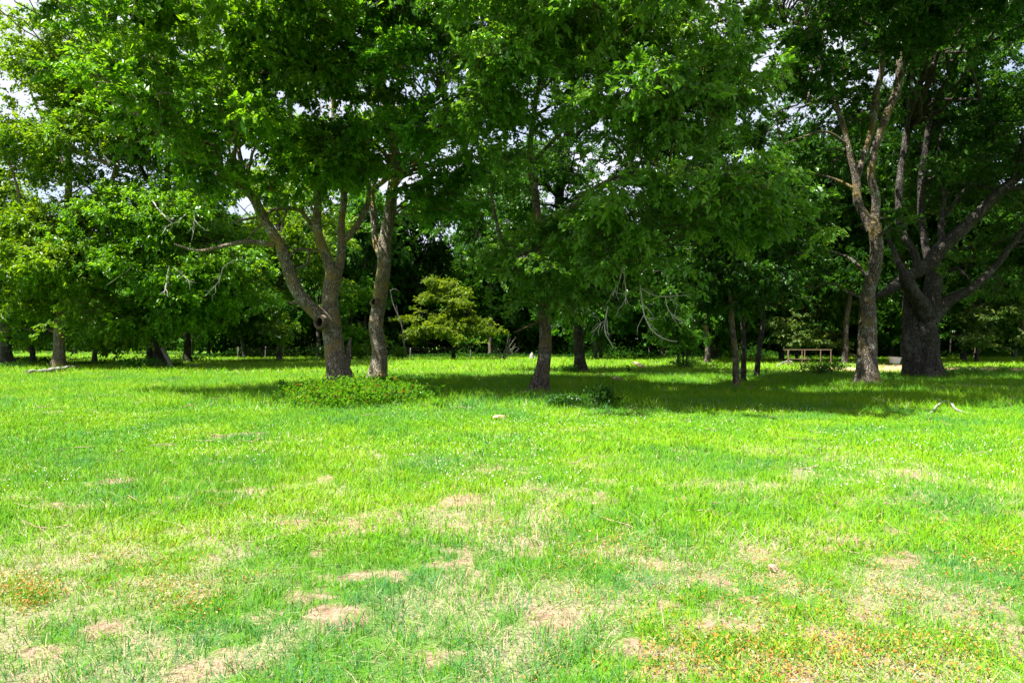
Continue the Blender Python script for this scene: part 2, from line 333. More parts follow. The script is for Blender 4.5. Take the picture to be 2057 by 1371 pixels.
# ---- T1: the tree with the big limb leaning left
d = 24.6
r1, t1, b1 = tree('shade_tree', 'brown mossy tree with a pale limb leaning left from its knot hole', 'tree', gnd(684, 775), [
    limb(d, (684, 777, 0, 46), (681, 745, 0, 41), (677, 700, 0, 39), (670, 650, 0, 38), (667, 600, 0, 33), (669, 560, 0, 33), (668, 540, 0, 32)),
    limb(d, (668, 548, 0, 24), (658, 520, 0, 22), (642, 483, -.2, 20), (636, 442, -.3, 17), (637, 399, -.4, 15), (625, 340, -.6, 12), (597, 290, -1, 9), (580, 200, -1, 8), (585, 100, -1, 7), (575, 0, -1, 5), (560, -90, -1, 3)),
    limb(d, (670, 560, 0, 24), (680, 518, .2, 18), (688, 480, .3, 16), (687, 428, .5, 13), (691, 384, .7, 12), (682, 340, 1, 9), (672, 250, 1, 7), (660, 120, 1, 5), (650, 10, 1, 3)),
    limb(d, (688, 484, .3, 13), (712, 455, .4, 13), (735, 422, .5, 11), (742, 390, .6, 8), (730, 340, .8, 6), (716, 280, 1, 4)),
    limb(d, (668, 672, -.05, 30), (650, 648, -.35, 32), (626, 618, -.6, 28), (600, 580, -.8, 25), (572, 524, -1, 24), (560, 489, -1.2, 22), (531, 437, -1.5, 20), (505, 393, -1.8, 18), (478, 370, -2, 15), (430, 355, -2.2, 11), (380, 320, -2.2, 8), (320, 270, -2.2, 5)),
    limb(d, (500, 390, -1.8, 12), (480, 300, -1.8, 9), (470, 210, -1.6, 7), (480, 110, -1.5, 5), (470, 20, -1.5, 3)),
    limb(d, (551, 493, -1.3, 11), (507, 486, -1.6, 10), (472, 489, -1.8, 9), (420, 501, -2, 7), (390, 503, -2, 5), (350, 490, -2.2, 3)),
    limb(d, (630, 456, -.3, 9), (607, 425, -.5, 9), (577, 418, -.7, 8), (545, 422, -.9, 7), (530, 433, -1, 6), (493, 440, -1.2, 5), (460, 449, -1.4, 3)),
    limb(d, (576, 419, -.7, 4), (570, 445, -.8, 4), (565, 468, -.9, 3)),
    limb(d, (533, 440, -1.4, 6), (515, 460, -1.6, 5), (500, 478, -1.7, 4), (488, 488, -1.7, 3)),
    limb(d, (640, 504, -.2, 5), (607, 500, -.4, 5), (590, 504, -.6, 4), (583, 515, -.7, 3)),
    limb(d, (622, 505, -.3, 5), (619, 525, -.4, 4), (610, 534, -.6, 4), (594, 538, -.9, 3)),
    limb(d, (620, 612, -.6, 12), (600, 607, -.75, 10), (586, 609, -.85, 6), (578, 604, -.9, 2)),
    limb(d, (698, 735, .4, 14), (701, 700, .45, 9), (705, 678, .5, 4)),
], [lobe(d - 3.2, 520, 110, -1, 230, 140, 6), lobe(d - 3.2, 660, -60, -1.5, 230, 140, 7, .8), lobe(d - 3.2, 560, 275, -1.5, 150, 60, 4, .8), lobe(d - 3.2, 420, 300, -2, 120, 90, 4.2), lobe(d - 3.2, 680, 330, .8, 60, 45, 2.2),
    lobe(d - 3.2, 620, 300, 2, 90, 40, 2.5, .7), lobe(d, 640, 345, 3, 130, 45, 2.2, .6), lobe(d, 550, 330, -1.2, 60, 50, 1.5, .8), lobe(d, 700, 330, -1, 45, 40, 1.3, .7), lobe(d - 3.2, 350, 200, -2, 110, 110, 4, .9), ((-12, 18.3, 11.6), (3.5, 2.5, 1.3), 1.), ((-15.2, 18.6, 12.5), (3., 2.6, 1.1), 1.1), lobe(d - 3.2, 690, 200, 1.5, 110, 90, 4, .7)],  # lobes given in plain metres: overhead boughs added to shade the grass
    'left', 'warm', ncl=760, per=125, seed=21, hole=.40, nhub=60, LL=.165, LW=.085,
    dead=[limb(d, (391, 425, -3, 3), (392, 450, -3, 3), (384, 485, -3, 2)), limb(d, (473, 522, -2.4, 3), (449, 536, -2.5, 3), (442, 560, -2.6, 3), (413, 594, -2.7, 2))])
knot(t1, b1, 643, 647, d - .98, .17, (-.3, -1, -.1))
# ---- T2
d = 27.4
r2, t2, b2 = tree('shade_tree', 'straight brown tree with a pale bark scar below its knot hole, in the brambles', 'tree', gnd(761, 765), [
    limb(d, (761, 768, 0, 34), (760, 720, 0, 31), (760, 650, 0, 29), (764, 600, 0, 28), (768, 560, 0, 29), (773, 515, 0, 27), (779, 457, 0, 25), (787, 399, 0, 23), (793, 343, -.2, 20), (793, 308, -.3, 18), (781, 267, -.4, 15), (770, 209, -.4, 12), (768, 140, -.4, 9), (775, 60, -.4, 7), (770, -40, -.4, 5)),
    limb(d, (770, 520, .1, 16), (758, 490, .3, 13), (752, 442, .5, 12), (747, 390, .6, 11), (755, 355, .8, 9), (764, 326, 1, 7), (755, 250, 1.2, 5), (740, 150, 1.2, 4)),
    limb(d, (788, 350, -.2, 11), (776, 358, -.1, 11), (758, 372, .3, 9), (742, 384, .6, 7)),
    limb(d, (785, 312, -.3, 11), (799, 291, -.9, 10), (815, 270, -1.3, 8), (850, 230, -1.8, 6), (890, 200, -2, 4)),
    limb(d, (779, 272, -.4, 8), (765, 261, -.8, 7), (750, 253, -1, 6), (712, 244, -1.3, 5), (668, 232, -1.6, 3)),
    limb(d, (780, 200, -.4, 8), (820, 130, 0, 6), (850, 50, 0, 5), (870, -40, 0, 3)),
    limb(d, (790, 380, .2, 8), (830, 330, 1, 6), (880, 300, 2, 4), (930, 290, 2.5, 3)),
], [lobe(d - 4, 800, 40, -1, 160, 140, 6), lobe(d - 4, 860, 215, -2.2, 110, 85, 4), lobe(d - 4, 720, 160, -.5, 100, 80, 4, .7), lobe(d - 4, 930, 330, 1.5, 70, 60, 3, .6), lobe(d - 4, 850, -110, -1, 200, 110, 6), lobe(d - 4, 880, 400, 4, 70, 80, 2.5, .4), lobe(d - 4, 720, 270, 1, 80, 40, 2.2, .7), lobe(d, 845, 320, 3, 80, 70, 2.4, .5)],
    'mid', 'warm', LL=.16, LW=.095, ncl=600, per=100, seed=22, hole=.47, nhub=46)
knot(t2, b2, 752, 607, d - .30, .13, (-.45, -1, 0))
# ---- T3
d = 22.2
r3, t3, b3 = tree('shade_tree', 'leafy tree on a leaning speckled trunk, with dead twigs hanging at its right', 'tree', gnd(1082, 785), [
    limb(d, (1082, 788, 0, 34), (1086, 755, 0, 29), (1090, 715, 0, 26), (1093, 680, 0, 25), (1093, 640, 0, 24), (1090, 590, 0, 22), (1085, 540, 0, 20), (1086, 470, 0, 18), (1080, 408, 0, 16), (1068, 340, -.2, 14), (1064, 289, -.3, 12), (1075, 238, -.5, 10), (1085, 150, -.8, 8), (1090, 50, -1, 6), (1080, -60, -1, 4)),
    limb(d, (1088, 560, 0, 12), (1055, 531, -.3, 10), (1020, 507, -.5, 9), (1006, 482, -.6, 8), (999, 443, -.7, 7), (990, 400, -.8, 5), (985, 340, -.8, 3)),
    limb(d, (1078, 236, -.5, 7), (1058, 238, -.8, 6), (1030, 243, -1.2, 5), (962, 246, -1.8, 3)),
    limb(d, (1078, 232, -.5, 7), (1122, 204, -1, 5), (1180, 180, -1.6, 4), (1230, 150, -2, 3)),
    limb(d, (1086, 480, 0, 12), (1130, 430, -.6, 10), (1190, 380, -1.2, 8), (1260, 350, -1.8, 7), (1340, 350, -2, 5), (1420, 370, -2, 4), (1490, 390, -2, 3)),
    limb(d, (1190, 380, -1.2, 6), (1215, 440, -1.6, 5), (1245, 500, -1.9, 4), (1258, 535, -2, 3)),
    limb(d, (1066, 330, -.2, 8), (1140, 250, -1.5, 7), (1220, 160, -2, 6), (1270, 60, -2.2, 5), (1300, -40, -2.4, 3)),
    limb(d, (1093, 640, 0, 7), (1060, 655, -.4, 5), (1030, 668, -.8, 3)),
], [lobe(d - 3., 1040, 90, -1.6, 170, 150, 5), lobe(d - 3., 1240, 40, -2, 200, 150, 5.5), lobe(d - 3., 1290, 215, -3, 150, 80, 3.5), lobe(d - 3., 1060, 225, -2.2, 150, 60, 3.5, .9), lobe(d - 3., 1020, -120, -1.5, 220, 120, 6, .8),
    lobe(d - 3., 1095, 520, .3, 95, 110, 1.8, .6), lobe(d - 3., 1110, 625, 0, 80, 50, 1.2, 1.2), lobe(d - 3., 1260, 385, -2.2, 100, 70, 2.6, .8), lobe(d - 3., 1410, 400, -2, 130, 75, 2.4, 1.), lobe(d - 3., 1490, 430, -2, 75, 60, 1.8, .8), lobe(d - 3., 1245, 480, -2, 55, 70, 1.3, .8), lobe(d - 3., 1400, 190, -2.4, 90, 110, 3, .9), ((4.8, 15.2, 11.7), (3.2, 2.2, 1.2), 1.)],  # closing lobe is an unseen overhead bough, added to shade the ground
    'soft', 'lichen', ncl=940, per=120, seed=23, hole=.43, nhub=80, LL=.15, LW=.075,
    dead=[limb(d, (1250, 505, -4.60, 4), (1252, 532, -4.60, 4), (1242, 565, -4.60, 3), (1229, 594, -4.60, 2)), limb(d, (1252, 530, -4.60, 3), (1255, 564, -4.65, 3), (1257, 610, -4.70, 2)),
          limb(d, (1285, 560, -4.30, 3), (1288, 594, -4.30, 4), (1294, 630, -4.40, 4), (1311, 663, -4.50, 4), (1337, 682, -4.60, 3), (1360, 686, -4.60, 2)),
          limb(d, (1288, 580, -4.30, 2.5), (1314, 594, -4.40, 2.5), (1354, 595, -4.50, 2.5), (1400, 588, -4.60, 1.5)), limb(d, (1337, 596, -4.40, 2.5), (1344, 623, -4.40, 2.5), (1380, 653, -4.40, 2)),
          limb(d, (1222, 615, -4.20, 3), (1216, 644, -4.20, 3), (1216, 672, -4.20, 3), (1232, 699, -4.20, 2)), limb(d, (1216, 644, -4.20, 2), (1200, 656, -4.20, 2), (1188, 668, -4.20, 1.5))])
# ---- T4
d = 36.
tree('shade_tree', 'dark-trunked tree standing just behind the leaning speckled trunk', 'tree', gnd(1166, 746), [
    limb(d, (1166, 748, 0, 25), (1165, 720, 0, 21), (1163, 680, 0, 20), (1158, 620, 0, 20), (1145, 540, 0, 19), (1130, 470, 0, 18), (1126, 408, 0, 18), (1133, 340, 0, 18), (1139, 282, 0, 16), (1150, 210, 0, 12), (1150, 100, 0, 9), (1140, 0, 0, 6)),
    limb(d, (1138, 290, 0, 11), (1173, 259, -.5, 9), (1204, 235, -1, 8), (1206, 160, -1, 6), (1208, 80, -1, 5)),
    limb(d, (1136, 300, 0, 9), (1118, 262, .5, 7), (1080, 230, 1, 5)),
    limb(d, (1150, 560, 0, 12), (1190, 500, -.6, 9), (1240, 460, -1, 7), (1300, 440, -1, 4)),
    limb(d, (1162, 690, 0, 7), (1178, 660, -.3, 4), (1185, 640, -.5, 2)),
    limb(d, (1140, 500, 0, 9), (1080, 440, .5, 7), (1010, 410, 1, 5), (950, 400, 1, 3)),
], [lobe(d - 2., 1010, 420, .5, 130, 110, 4.5), lobe(d - 2., 1160, 320, 0, 190, 110, 5), lobe(d - 2., 1250, 500, 0, 130, 110, 4), lobe(d - 2., 1330, 590, -2.5, 100, 55, 3, .7), lobe(d - 2., 1150, 80, 0, 220, 160, 6, .8), lobe(d - 2., 1160, 570, 1.5, 110, 80, 3, .8)],
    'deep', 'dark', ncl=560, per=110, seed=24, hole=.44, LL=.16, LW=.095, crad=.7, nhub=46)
# ---- T5: three slender trees
for (px, py, tx, lab, w, sd, lobs) in [
    (1477, 776, 1466, 'slender brown-stemmed tree, leftmost of the thin three', 13, 31, [(1465, 540, 0, 70, 110, 2.), (1440, 440, 0, 80, 70, 2.4)]),
    (1496, 766, 1488, 'slender dark tree in the middle of the thin three', 11, 32, [(1500, 500, 0, 75, 100, 2.4), (1520, 410, 0, 70, 60, 2.2)]),
    (1519, 757, 1548, 'slender black-stemmed tree leaning right, beside two upright thin ones', 11, 33, [(1555, 560, 0, 65, 90, 2.3), (1580, 440, 0, 90, 80, 2.8)])]:
    d = F * H / (py - HY)
    tree('slender_tree', lab, 'tree', gnd(px, py), [
        limb(d, (px, py + 2, 0, w), (px * .8 + tx * .2, 700, 0, w * .9), (px * .5 + tx * .5, 620, 0, w * .8), (tx, 540, 0, w * .65), (tx * 1.002, 450, 0, w * .5), (tx - 4, 370, 0, w * .3)),
        limb(d, (px * .5 + tx * .5, 600, 0, w * .5), (tx + 25, 540, -.4, w * .35), (tx + 45, 480, -.6, 2)),
        limb(d, (tx, 520, 0, w * .45), (tx - 30, 460, .4, w * .3), (tx - 50, 410, .6, 2))],
        [lobe(d, *l) for l in lobs], 'deep', 'dark' if sd > 31 else 'lichen', ncl=190, per=115, seed=sd, hole=.36, nhub=18, flare=.25, LL=.15, LW=.085, sides=10)
# ---- T6
d = 26.
tree('shade_tree', 'tall tree with flared mossy roots and a pale forking upper trunk', 'tree', gnd(1738, 770), [
    limb(d, (1738, 773, 0, 44), (1739, 755, 0, 39), (1741, 720, 0, 36), (1743, 677, 0, 34), (1746, 630, 0, 31), (1748, 578, 0, 26), (1753, 529, 0, 25), (1759, 493, 0, 25), (1754, 450, 0, 25)),
    limb(d, (1755, 462, 0, 20), (1759, 421, -.1, 17), (1760, 395, -.2, 17), (1753, 355, -.3, 15), (1758, 310, -.3, 15), (1775, 245, -.4, 15), (1796, 187, -.5, 15), (1806, 136, -.6, 13), (1816, 51, -.6, 10), (1813, -20, -.6, 7)),
    limb(d, (1754, 462, 0, 19), (1740, 433, .1, 18), (1724, 403, .2, 16), (1720, 358, .2, 15), (1707, 316, .3, 12), (1697, 271, .3, 11), (1682, 225, .3, 11), (1653, 136, .2, 9), (1629, 68, 0, 7), (1615, -10, 0, 5)),
    limb(d, (1720, 362, .2, 11), (1730, 316, .4, 11), (1745, 276, .5, 11), (1758, 221, .5, 12), (1769, 150, .5, 10), (1775, 60, .5, 8), (1790, -30, .5, 5)),
    limb(d, (1770, 160, -.2, 8), (1765, 75, -.7, 8), (1732, 43, -1, 7), (1690, 34, -1.3, 7), (1656, 46, -1.6, 6), (1588, 49, -2, 5), (1570, 36, -2.2, 3)),
    limb(d, (1700, 290, .3, 7), (1660, 265, -.2, 5), (1620, 272, -.6, 4), (1575, 290, -1, 2.5)),
    limb(d, (1722, 380, .2, 7), (1680, 360, .5, 5), (1620, 345, .5, 4), (1560, 340, .5, 3)),
    limb(d, (1748, 560, 0, 8), (1710, 520, .6, 6), (1650, 500, 1, 4), (1600, 480, 1.2, 3)),
    limb(d, (1754, 480, -.1, 8), (1778, 464, -.5, 7), (1790, 459, -.8, 4)),
    limb(d, (1800, 170, -.5, 8), (1850, 110, -1.5, 6), (1900, 80, -2.5, 5), (1960, 60, -3, 3)),
], [lobe(d - 2.5, 1750, -120, -1.5, 300, 120, 8, 1.), lobe(d + 1.6, 1640, 180, .6, 110, 100, 3.4, .9), lobe(d, 1530, 210, 4, 110, 80, 3, .9), lobe(d, 1690, 230, 3, 100, 60, 3, .8), lobe(d + 1.6, 1790, 110, .6, 100, 50, 2.5, .8), lobe(d - 2.5, 1560, 60, -2.2, 110, 90, 3.2), lobe(d + 1.6, 1620, 350, .6, 110, 60, 2.6, .8), lobe(d + 1.6, 1600, 490, .6, 110, 80, 2.6, .8), lobe(d - 2.5, 1950, 40, -3, 140, 70, 4, .8), ((8, 19.2, 12.4), (4.5, 3, 1.6), 1.2), ((13, 21, 13), (4.5, 3.5, 1.8), 1.1), ((8.8, 16., 12.), (4., 2.5, 1.3), 1.2), lobe(d + 1.6, 1690, 430, .6, 80, 60, 2, .4)],  # lobes in world metres are out-of-view boughs added for shade at the right
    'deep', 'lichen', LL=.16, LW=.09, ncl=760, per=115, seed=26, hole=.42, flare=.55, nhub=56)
# ---- T7: the broad old tree
d = 31.
tree('old_tree', 'broad old tree with a massive dark trunk and a thick grey limb reaching right', 'tree', gnd(1848, 757), [
    limb(d, (1858, 760, 0, 62), (1858, 735, 0, 54), (1856, 700, 0, 50), (1856, 655, 0, 50), (1862, 625, 0, 42), (1866, 595, 0, 32), (1872, 555, 0, 28)),
    limb(d, (1832, 760, -.2, 46), (1832, 735, -.2, 40), (1832, 700, -.2, 36), (1832, 660, -.1, 34), (1828, 620, 0, 28), (1822, 585, .1, 22)),
    limb(d, (1866, 640, -.4, 34), (1846, 607, -.6, 30), (1828, 582, -.7, 28), (1812, 558, -.7, 24), (1806, 540, -.6, 15), (1799, 515, -.4, 11), (1788, 480, 0, 8), (1785, 440, .3, 5)),
    limb(d, (1752, 596, -.7, 10), (1775, 587, -.7, 16), (1801, 572, -.6, 22), (1837, 548, -.4, 26), (1873, 525, -.3, 32), (1893, 498, -.3, 30), (1926, 469, -.4, 26), (1959, 439, -.5, 23), (1988, 407, -.6, 21), (2020, 374, -.8, 19), (2057, 339, -1, 16), (2110, 280, -1.2, 12), (2160, 200, -1.5, 8)),
    limb(d, (2008, 386, -.7, 10), (2030, 378, -1, 10), (2060, 376, -1.2, 9), (2110, 368, -1.6, 6)),
    limb(d, (1845, 545, -.4, 17), (1840, 520, -.3, 16), (1831, 498, -.2, 15), (1816, 472, 0, 14), (1806, 430, .2, 14), (1810, 330, .3, 13), (1830, 238, .3, 13), (1847, 170, .3, 11), (1850, 80, .3, 8), (1870, -20, .3, 5)),
    limb(d, (1893, 500, -.3, 14), (1891, 460, 0, 12), (1892, 430, .2, 10), (1896, 390, .4, 7), (1885, 320, .6, 5), (1890, 260, .6, 3)),
    limb(d, (1895, 438, .2, 8), (1906, 424, .1, 7), (1920, 404, 0, 6), (1945, 370, 0, 4)),
    limb(d, (1877, 640, 0, 26), (1900, 608, -.2, 22), (1930, 590, -.4, 18), (1955, 575, -.6, 15), (2000, 530, -.8, 12), (2040, 480, -1, 9), (2080, 430, -1, 6)),
    limb(d, (1868, 600, .3, 17), (1866, 540, .8, 15), (1850, 440, 1.2, 14), (1852, 340, 1.4, 14), (1867, 255, 1.4, 13), (1900, 163, 1.2, 12), (1914, 90, 1, 9), (1905, 20, 1, 7), (1900, -60, 1, 5)),
    limb(d, (1908, 125, 1, 8), (1940, 60, .6, 7), (1985, 20, .3, 5), (2010, -30, .3, 3)),
    limb(d, (1870, 260, 1.4, 7), (1920, 220, 1, 6), (1965, 250, .5, 6), (2010, 300, 0, 5), (2060, 340, -.5, 3)),
    limb(d, (1905, 545, -.5, 7), (1925, 540, -1, 5), (1945, 560, -1.2, 4), (1960, 575, -1.4, 2)),
], [lobe(d, 1950, -30, 0, 250, 120, 8), lobe(d, 1960, 170, 1.5, 130, 80, 4, .7), lobe(d, 2060, 230, -2, 110, 110, 4, .9), lobe(d, 1920, 360, 2.5, 120, 80, 3.5, .6), lobe(d, 2030, 520, 2, 90, 80, 3, .6), lobe(d, 1690, 590, 4, 80, 70, 2.5, .5), lobe(d, 2180, 330, -1, 120, 200, 5), lobe(d, 1990, 110, -3, 110, 60, 3, .6), ((15., 18.5, 12.8), (4, 3.4, 1.5), 1.2), lobe(d, 1850, 250, 3, 90, 80, 3, .7)],  # metre-placed lobe: a bough above the view, added to shade the right side
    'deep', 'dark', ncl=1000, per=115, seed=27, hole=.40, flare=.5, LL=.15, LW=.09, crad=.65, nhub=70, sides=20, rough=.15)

# ---- left group, farther off
def left_tree(label, px, py, w, spine, extra, lobs, leaf, bark, ncl, seed, dead=(), name='meadow_tree', per=95, **kw):
    d = F * H / (py - HY)
    L = [limb(d, (px, py + 2, 0, w), *[(x, y, dd, ww) for x, y, dd, ww in spine])] + [limb(d, *e) for e in extra]
    return tree(name, label, 'tree', gnd(px, py), L, [lobe(d, *l) for l in lobs], leaf, bark, ncl=ncl, per=per, seed=seed, LL=.21, LW=.12, crad=.85, nhub=44,
                hole=.37, dead=[limb(d, *q) for q in dead], zmin=.9, **kw)
left_tree('pale grey wide-trunked tree with the yellowest leaves, at the meadow edge', 10, 732, 31,
    [(10, 700, 0, 25), (12, 640, 0, 22), (5, 560, 0, 20), (0, 450, 0, 15), (-5, 350, 0, 8)],
    [[(8, 560, 0, 12), (60, 480, -1, 8), (90, 420, -2, 4)], [(5, 540, 0, 12), (-60, 470, 0, 8), (-100, 400, 0, 4)]],
    [(-10, 430, -2, 110, 110, 4.5), (40, 500, -3, 80, 70, 3, .8), (-120, 450, 0, 120, 120, 5), (20, 610, 1, 70, 45, 2.5, .8)], 'yellow', 'grey', 420, 41)
left_tree('thin dark tree between the pale wide trunk and a brown one', 68, 733, 11,
    [(66, 700, 0, 9), (62, 660, 0, 8), (60, 560, 0, 7), (70, 450, 0, 4)], [[(61, 600, 0, 5), (30, 540, 0, 3), (10, 500, 0, 2)]],
    [(60, 520, 0, 80, 90, 3), (100, 630, -1, 60, 40, 2, .8)], 'left', 'dark', 150, 42, name='slender_tree', sides=10)
left_tree('tall bright tree with a short brown trunk and the highest crown by the sky', 118, 737, 23,
    [(118, 690, 0, 20), (120, 640, 0, 19), (125, 560, 0, 17), (135, 420, 0, 14), (140, 280, 0, 10), (150, 150, 0, 6), (160, 60, 0, 3)],
    [[(122, 600, 0, 12), (70, 500, -1, 9), (40, 400, -2, 6), (20, 330, -2, 3)], [(128, 540, 0, 12), (200, 420, -2, 9), (240, 300, -3, 6), (250, 200, -3, 3)], [(138, 350, 0, 9), (90, 250, 0, 6), (60, 180, 0, 3)],
     [(221, 330, -4, 6), (190, 320, -4.3, 5), (150, 303, -4.5, 3)]],
    [(165, 150, 0, 135, 100, 6), (60, 310, -1, 85, 80, 4.5), (200, 330, -2.5, 130, 110, 4.5), (130, 500, -2, 120, 90, 4), (210, 600, -2.5, 110, 60, 3, .9), (90, 590, 0, 60, 60, 2.5, .8), (60, 660, 2, 60, 25, 2, .5)],
    'yellow', 'warm', 900, 43, dead=[[(201, 280, -4.5, 3), (203, 300, -4.5, 4), (221, 330, -4.5, 5)], [(272, 526, -5, 3), (255, 545, -5, 4), (238, 556, -5, 4), (214, 573, -5, 2)], [(128, 395, -4, 3), (115, 410, -4, 3), (100, 416, -4, 2)]])
left_tree('small dark tree whose trunk leans right under the bright crown', 186, 728, 9,
    [(190, 710, 0, 8), (200, 690, 0, 7), (212, 660, 0, 6), (225, 600, 0, 4)], [[(200, 690, 0, 5), (180, 660, 0, 3)]],
    [(220, 650, 0, 60, 40, 2.5), (170, 640, 1, 50, 40, 2, .7)], 'left', 'lichen', 90, 44, name='slender_tree', sides=8)
left_tree('broad tree with twin dark stems and bare white twigs in its drooping crown', 318, 738, 24,
    [(316, 690, 0, 20), (318, 640, 0, 20), (325, 540, 0, 17), (335, 400, 0, 13), (340, 250, 0, 9), (335, 120, 0, 6), (330, 20, 0, 3)],
    [[(320, 620, 0, 12), (250, 500, -1.5, 9), (215, 400, -2, 5)], [(324, 560, 0, 12), (400, 440, -2, 9), (430, 340, -2, 6), (440, 260, -2, 3)], [(337, 350, 0, 8), (400, 250, 0, 6), (440, 150, 0, 3)], [(300, 738, .2, 15), (302, 690, .2, 13), (310, 640, .1, 11)], [(336, 420, 0, 8), (280, 330, -1, 6), (250, 250, -1, 3)]],
    [(330, 120, 0, 150, 110, 6), (290, 260, -2, 110, 80, 4), (330, 420, -3.5, 130, 90, 4), (340, 560, -3.5, 110, 60, 3.2), (245, 500, -3, 90, 80, 3.5), (420, 560, -2, 90, 70, 3.2), (420, 420, -1, 80, 90, 3.5, .8), (420, 630, -.5, 90, 30, 2.5, .7), (300, 640, 0, 100, 40, 3, .9)],
    'left', 'dark', 860, 45, dead=[[(303, 400, -6.5, 4), (323, 427, -6.7, 4), (347, 449, -6.8, 3)], [(340, 533, -6, 3), (336, 560, -6, 4), (330, 590, -6, 2)], [(347, 536, -6, 3), (367, 553, -6, 3), (378, 565, -6, 3), (381, 582, -6, 2)], [(375, 430, -6.5, 2), (355, 445, -6.6, 3), (328, 457, -6.6, 2)]])
left_tree('dark-trunked tree behind the white leaning dead limb', 376, 728, 15,
    [(376, 690, 0, 13), (378, 640, 0, 12), (385, 540, 0, 9), (400, 440, 0, 5)], [[(378, 620, 0, 7), (430, 540, 0, 5), (460, 480, 0, 2)]],
    [(400, 520, 1, 130, 80, 4), (470, 610, 0, 80, 50, 3), (360, 640, 1, 80, 35, 3, .7)], 'deep', 'dark', 260, 46, name='slender_tree', sides=10)

# ------------------------------------------------------------------ forest edge trees (shared variants)
def variant(h, w, seed, leaf, bark, nl=95, low=.18, per=120, LL=.30, LW=.17, trunk_r=.2, name='forest_tree', lean=0.):
    g = np.random.default_rng(seed); limbs = [[(0, 0, 0, trunk_r), (lean * .2, .1, h * .2, trunk_r * .85), (lean * .5 + g.normal(0, .2), g.normal(0, .2), h * .5, trunk_r * .6), (lean * .8 + g.normal(0, .3), g.normal(0, .3), h * .8, trunk_r * .3), (lean, 0, h * .97, .02)]]
    for k in range(7):
        a = k * 2.4 + g.uniform(0, .8); z = h * g.uniform(.25, .65); r = w * g.uniform(.5, .85)
        limbs.append([(lean * z / h, 0, z, trunk_r * .45), (lean * z / h + math.cos(a) * r * .5, math.sin(a) * r * .5, z + h * .08, trunk_r * .3), (lean * z / h + math.cos(a) * r, math.sin(a) * r, z + h * g.uniform(.06, .2), .02)])
    lob = []
    for k in range(9):
        a = k * 2.4 + g.uniform(0, 1); z = h * (low + (.95 - low) * (k + .5) / 9); f = math.sin(PI * min(1, .22 + .75 * (k + .5) / 9)) ** .7
        r = w * .5 * f; lob.append(((lean * z / h + math.cos(a) * r, math.sin(a) * r, z), (w * .55 * f, w * .55 * f, h * .13), 1.))
    lob.append(((lean, 0, h * .6), (w * .6, w * .6, h * .3), .8))
    return tree(name, 'x', 'tree', (0, 0, 0), limbs, lob, leaf, bark, ncl=nl * 2, per=per, LL=LL, LW=LW, crad=1.0, nhub=36, seed=seed, hole=.30, sides=8, flare=.3, zmin=h * low * .5)[0]
def dup(root, loc, rot, sc, label, group=None, name=None):
    r = root.copy(); link(r); r.location = (loc[0], loc[1], 0); r.rotation_euler = (0, 0, rot); r.scale = (sc[0], sc[0], sc[1])
    for c in root.children:
        k = c.copy(); link(k, r)
        for q in c.children:
            e = q.copy(); link(e, k)
    if name: r.name = name
    r['label'] = label
    if group: r['group'] = group
    elif 'group' in r: del r['group']
    return r
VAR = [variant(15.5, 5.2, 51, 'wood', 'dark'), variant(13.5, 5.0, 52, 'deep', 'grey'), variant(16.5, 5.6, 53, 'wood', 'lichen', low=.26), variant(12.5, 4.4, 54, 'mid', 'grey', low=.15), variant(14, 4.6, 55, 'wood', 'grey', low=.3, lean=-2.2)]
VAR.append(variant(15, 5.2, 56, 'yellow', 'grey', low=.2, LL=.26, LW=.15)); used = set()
def place(v, loc, rot, sc, label, group=None):
    if v not in used:
        used.add(v); r = VAR[v]; r.location = (loc[0], loc[1], 0); r.rotation_euler = (0, 0, rot); r.scale = (sc[0], sc[0], sc[1]); r['label'] = label
        if group: r['group'] = group
        return r
    return dup(VAR[v], loc, rot, sc, label, group)
EDGE = [  # px, depth, variant, rot, scale xy, scale z, label
    (1195, 60, 1, .3, .8, .95, 'grey-trunked forest tree, left of a close pair beyond the sunlit strip'),
    (1208, 61, 3, 1.3, .8, 1.1, 'pale-trunked forest tree, right of a close pair beyond the sunlit strip'),
    (1330, 68, 2, 2.1, .9, 1., 'reddish-trunked forest tree behind the bushy sapling clump'),
    (1432, 60, 3, .9, .7, 1.05, 'light brown forest trunk, left one of two behind the thin trees'),
    (1441, 61, 1, 2.9, .7, 1., 'rusty brown forest trunk, right one of two behind the thin trees'),
    (490, 66, 4, 0., .9, .9, 'grey forest trunk leaning left in the gloom behind the brambles tree'),
    (560, 56, 5, 4.0, 1.1, 1.2, 'sunlit forest tree filling the gap under the leaning limb'),
    (640, 68, 1, 1.9, 1.1, 1.5, 'forest tree seen between the mossy trunk and its leaning limb'),
    (735, 70, 3, .5, 1., 1.4, 'bright forest tree in the gap between the two brown trunks'),
    (835, 76, 0, 2.5, 1., 1.3, 'tall forest tree rising behind the yellow-green small tree'),
    (985, 72, 2, 4.4, 1., 1.25, 'dark forest tree to the right of the yellow-green small tree'),
    (1590, 70, 1, 5.0, .9, .95, 'pinkish forest trunk left of the rusty frame'),
    (1690, 66, 0, .2, 1., 1., 'dark forest tree behind the rusty frame and the flared trunk'),
    (1790, 68, 3, 3.4, .9, 1., 'forest tree with a pale trunk above the white tub'),
    (1960, 66, 2, 1.1, 1., 1., 'dark forest tree behind the red soil strip, right of the old tree'),
    (2040, 64, 1, 2.2, 1., 1., 'forest tree at the far end of the red soil strip'),
]
for px, d, v, rot, sx, sz, lab in EDGE:
    place(v, at(px, 700, d), rot, (sx, sz), lab)
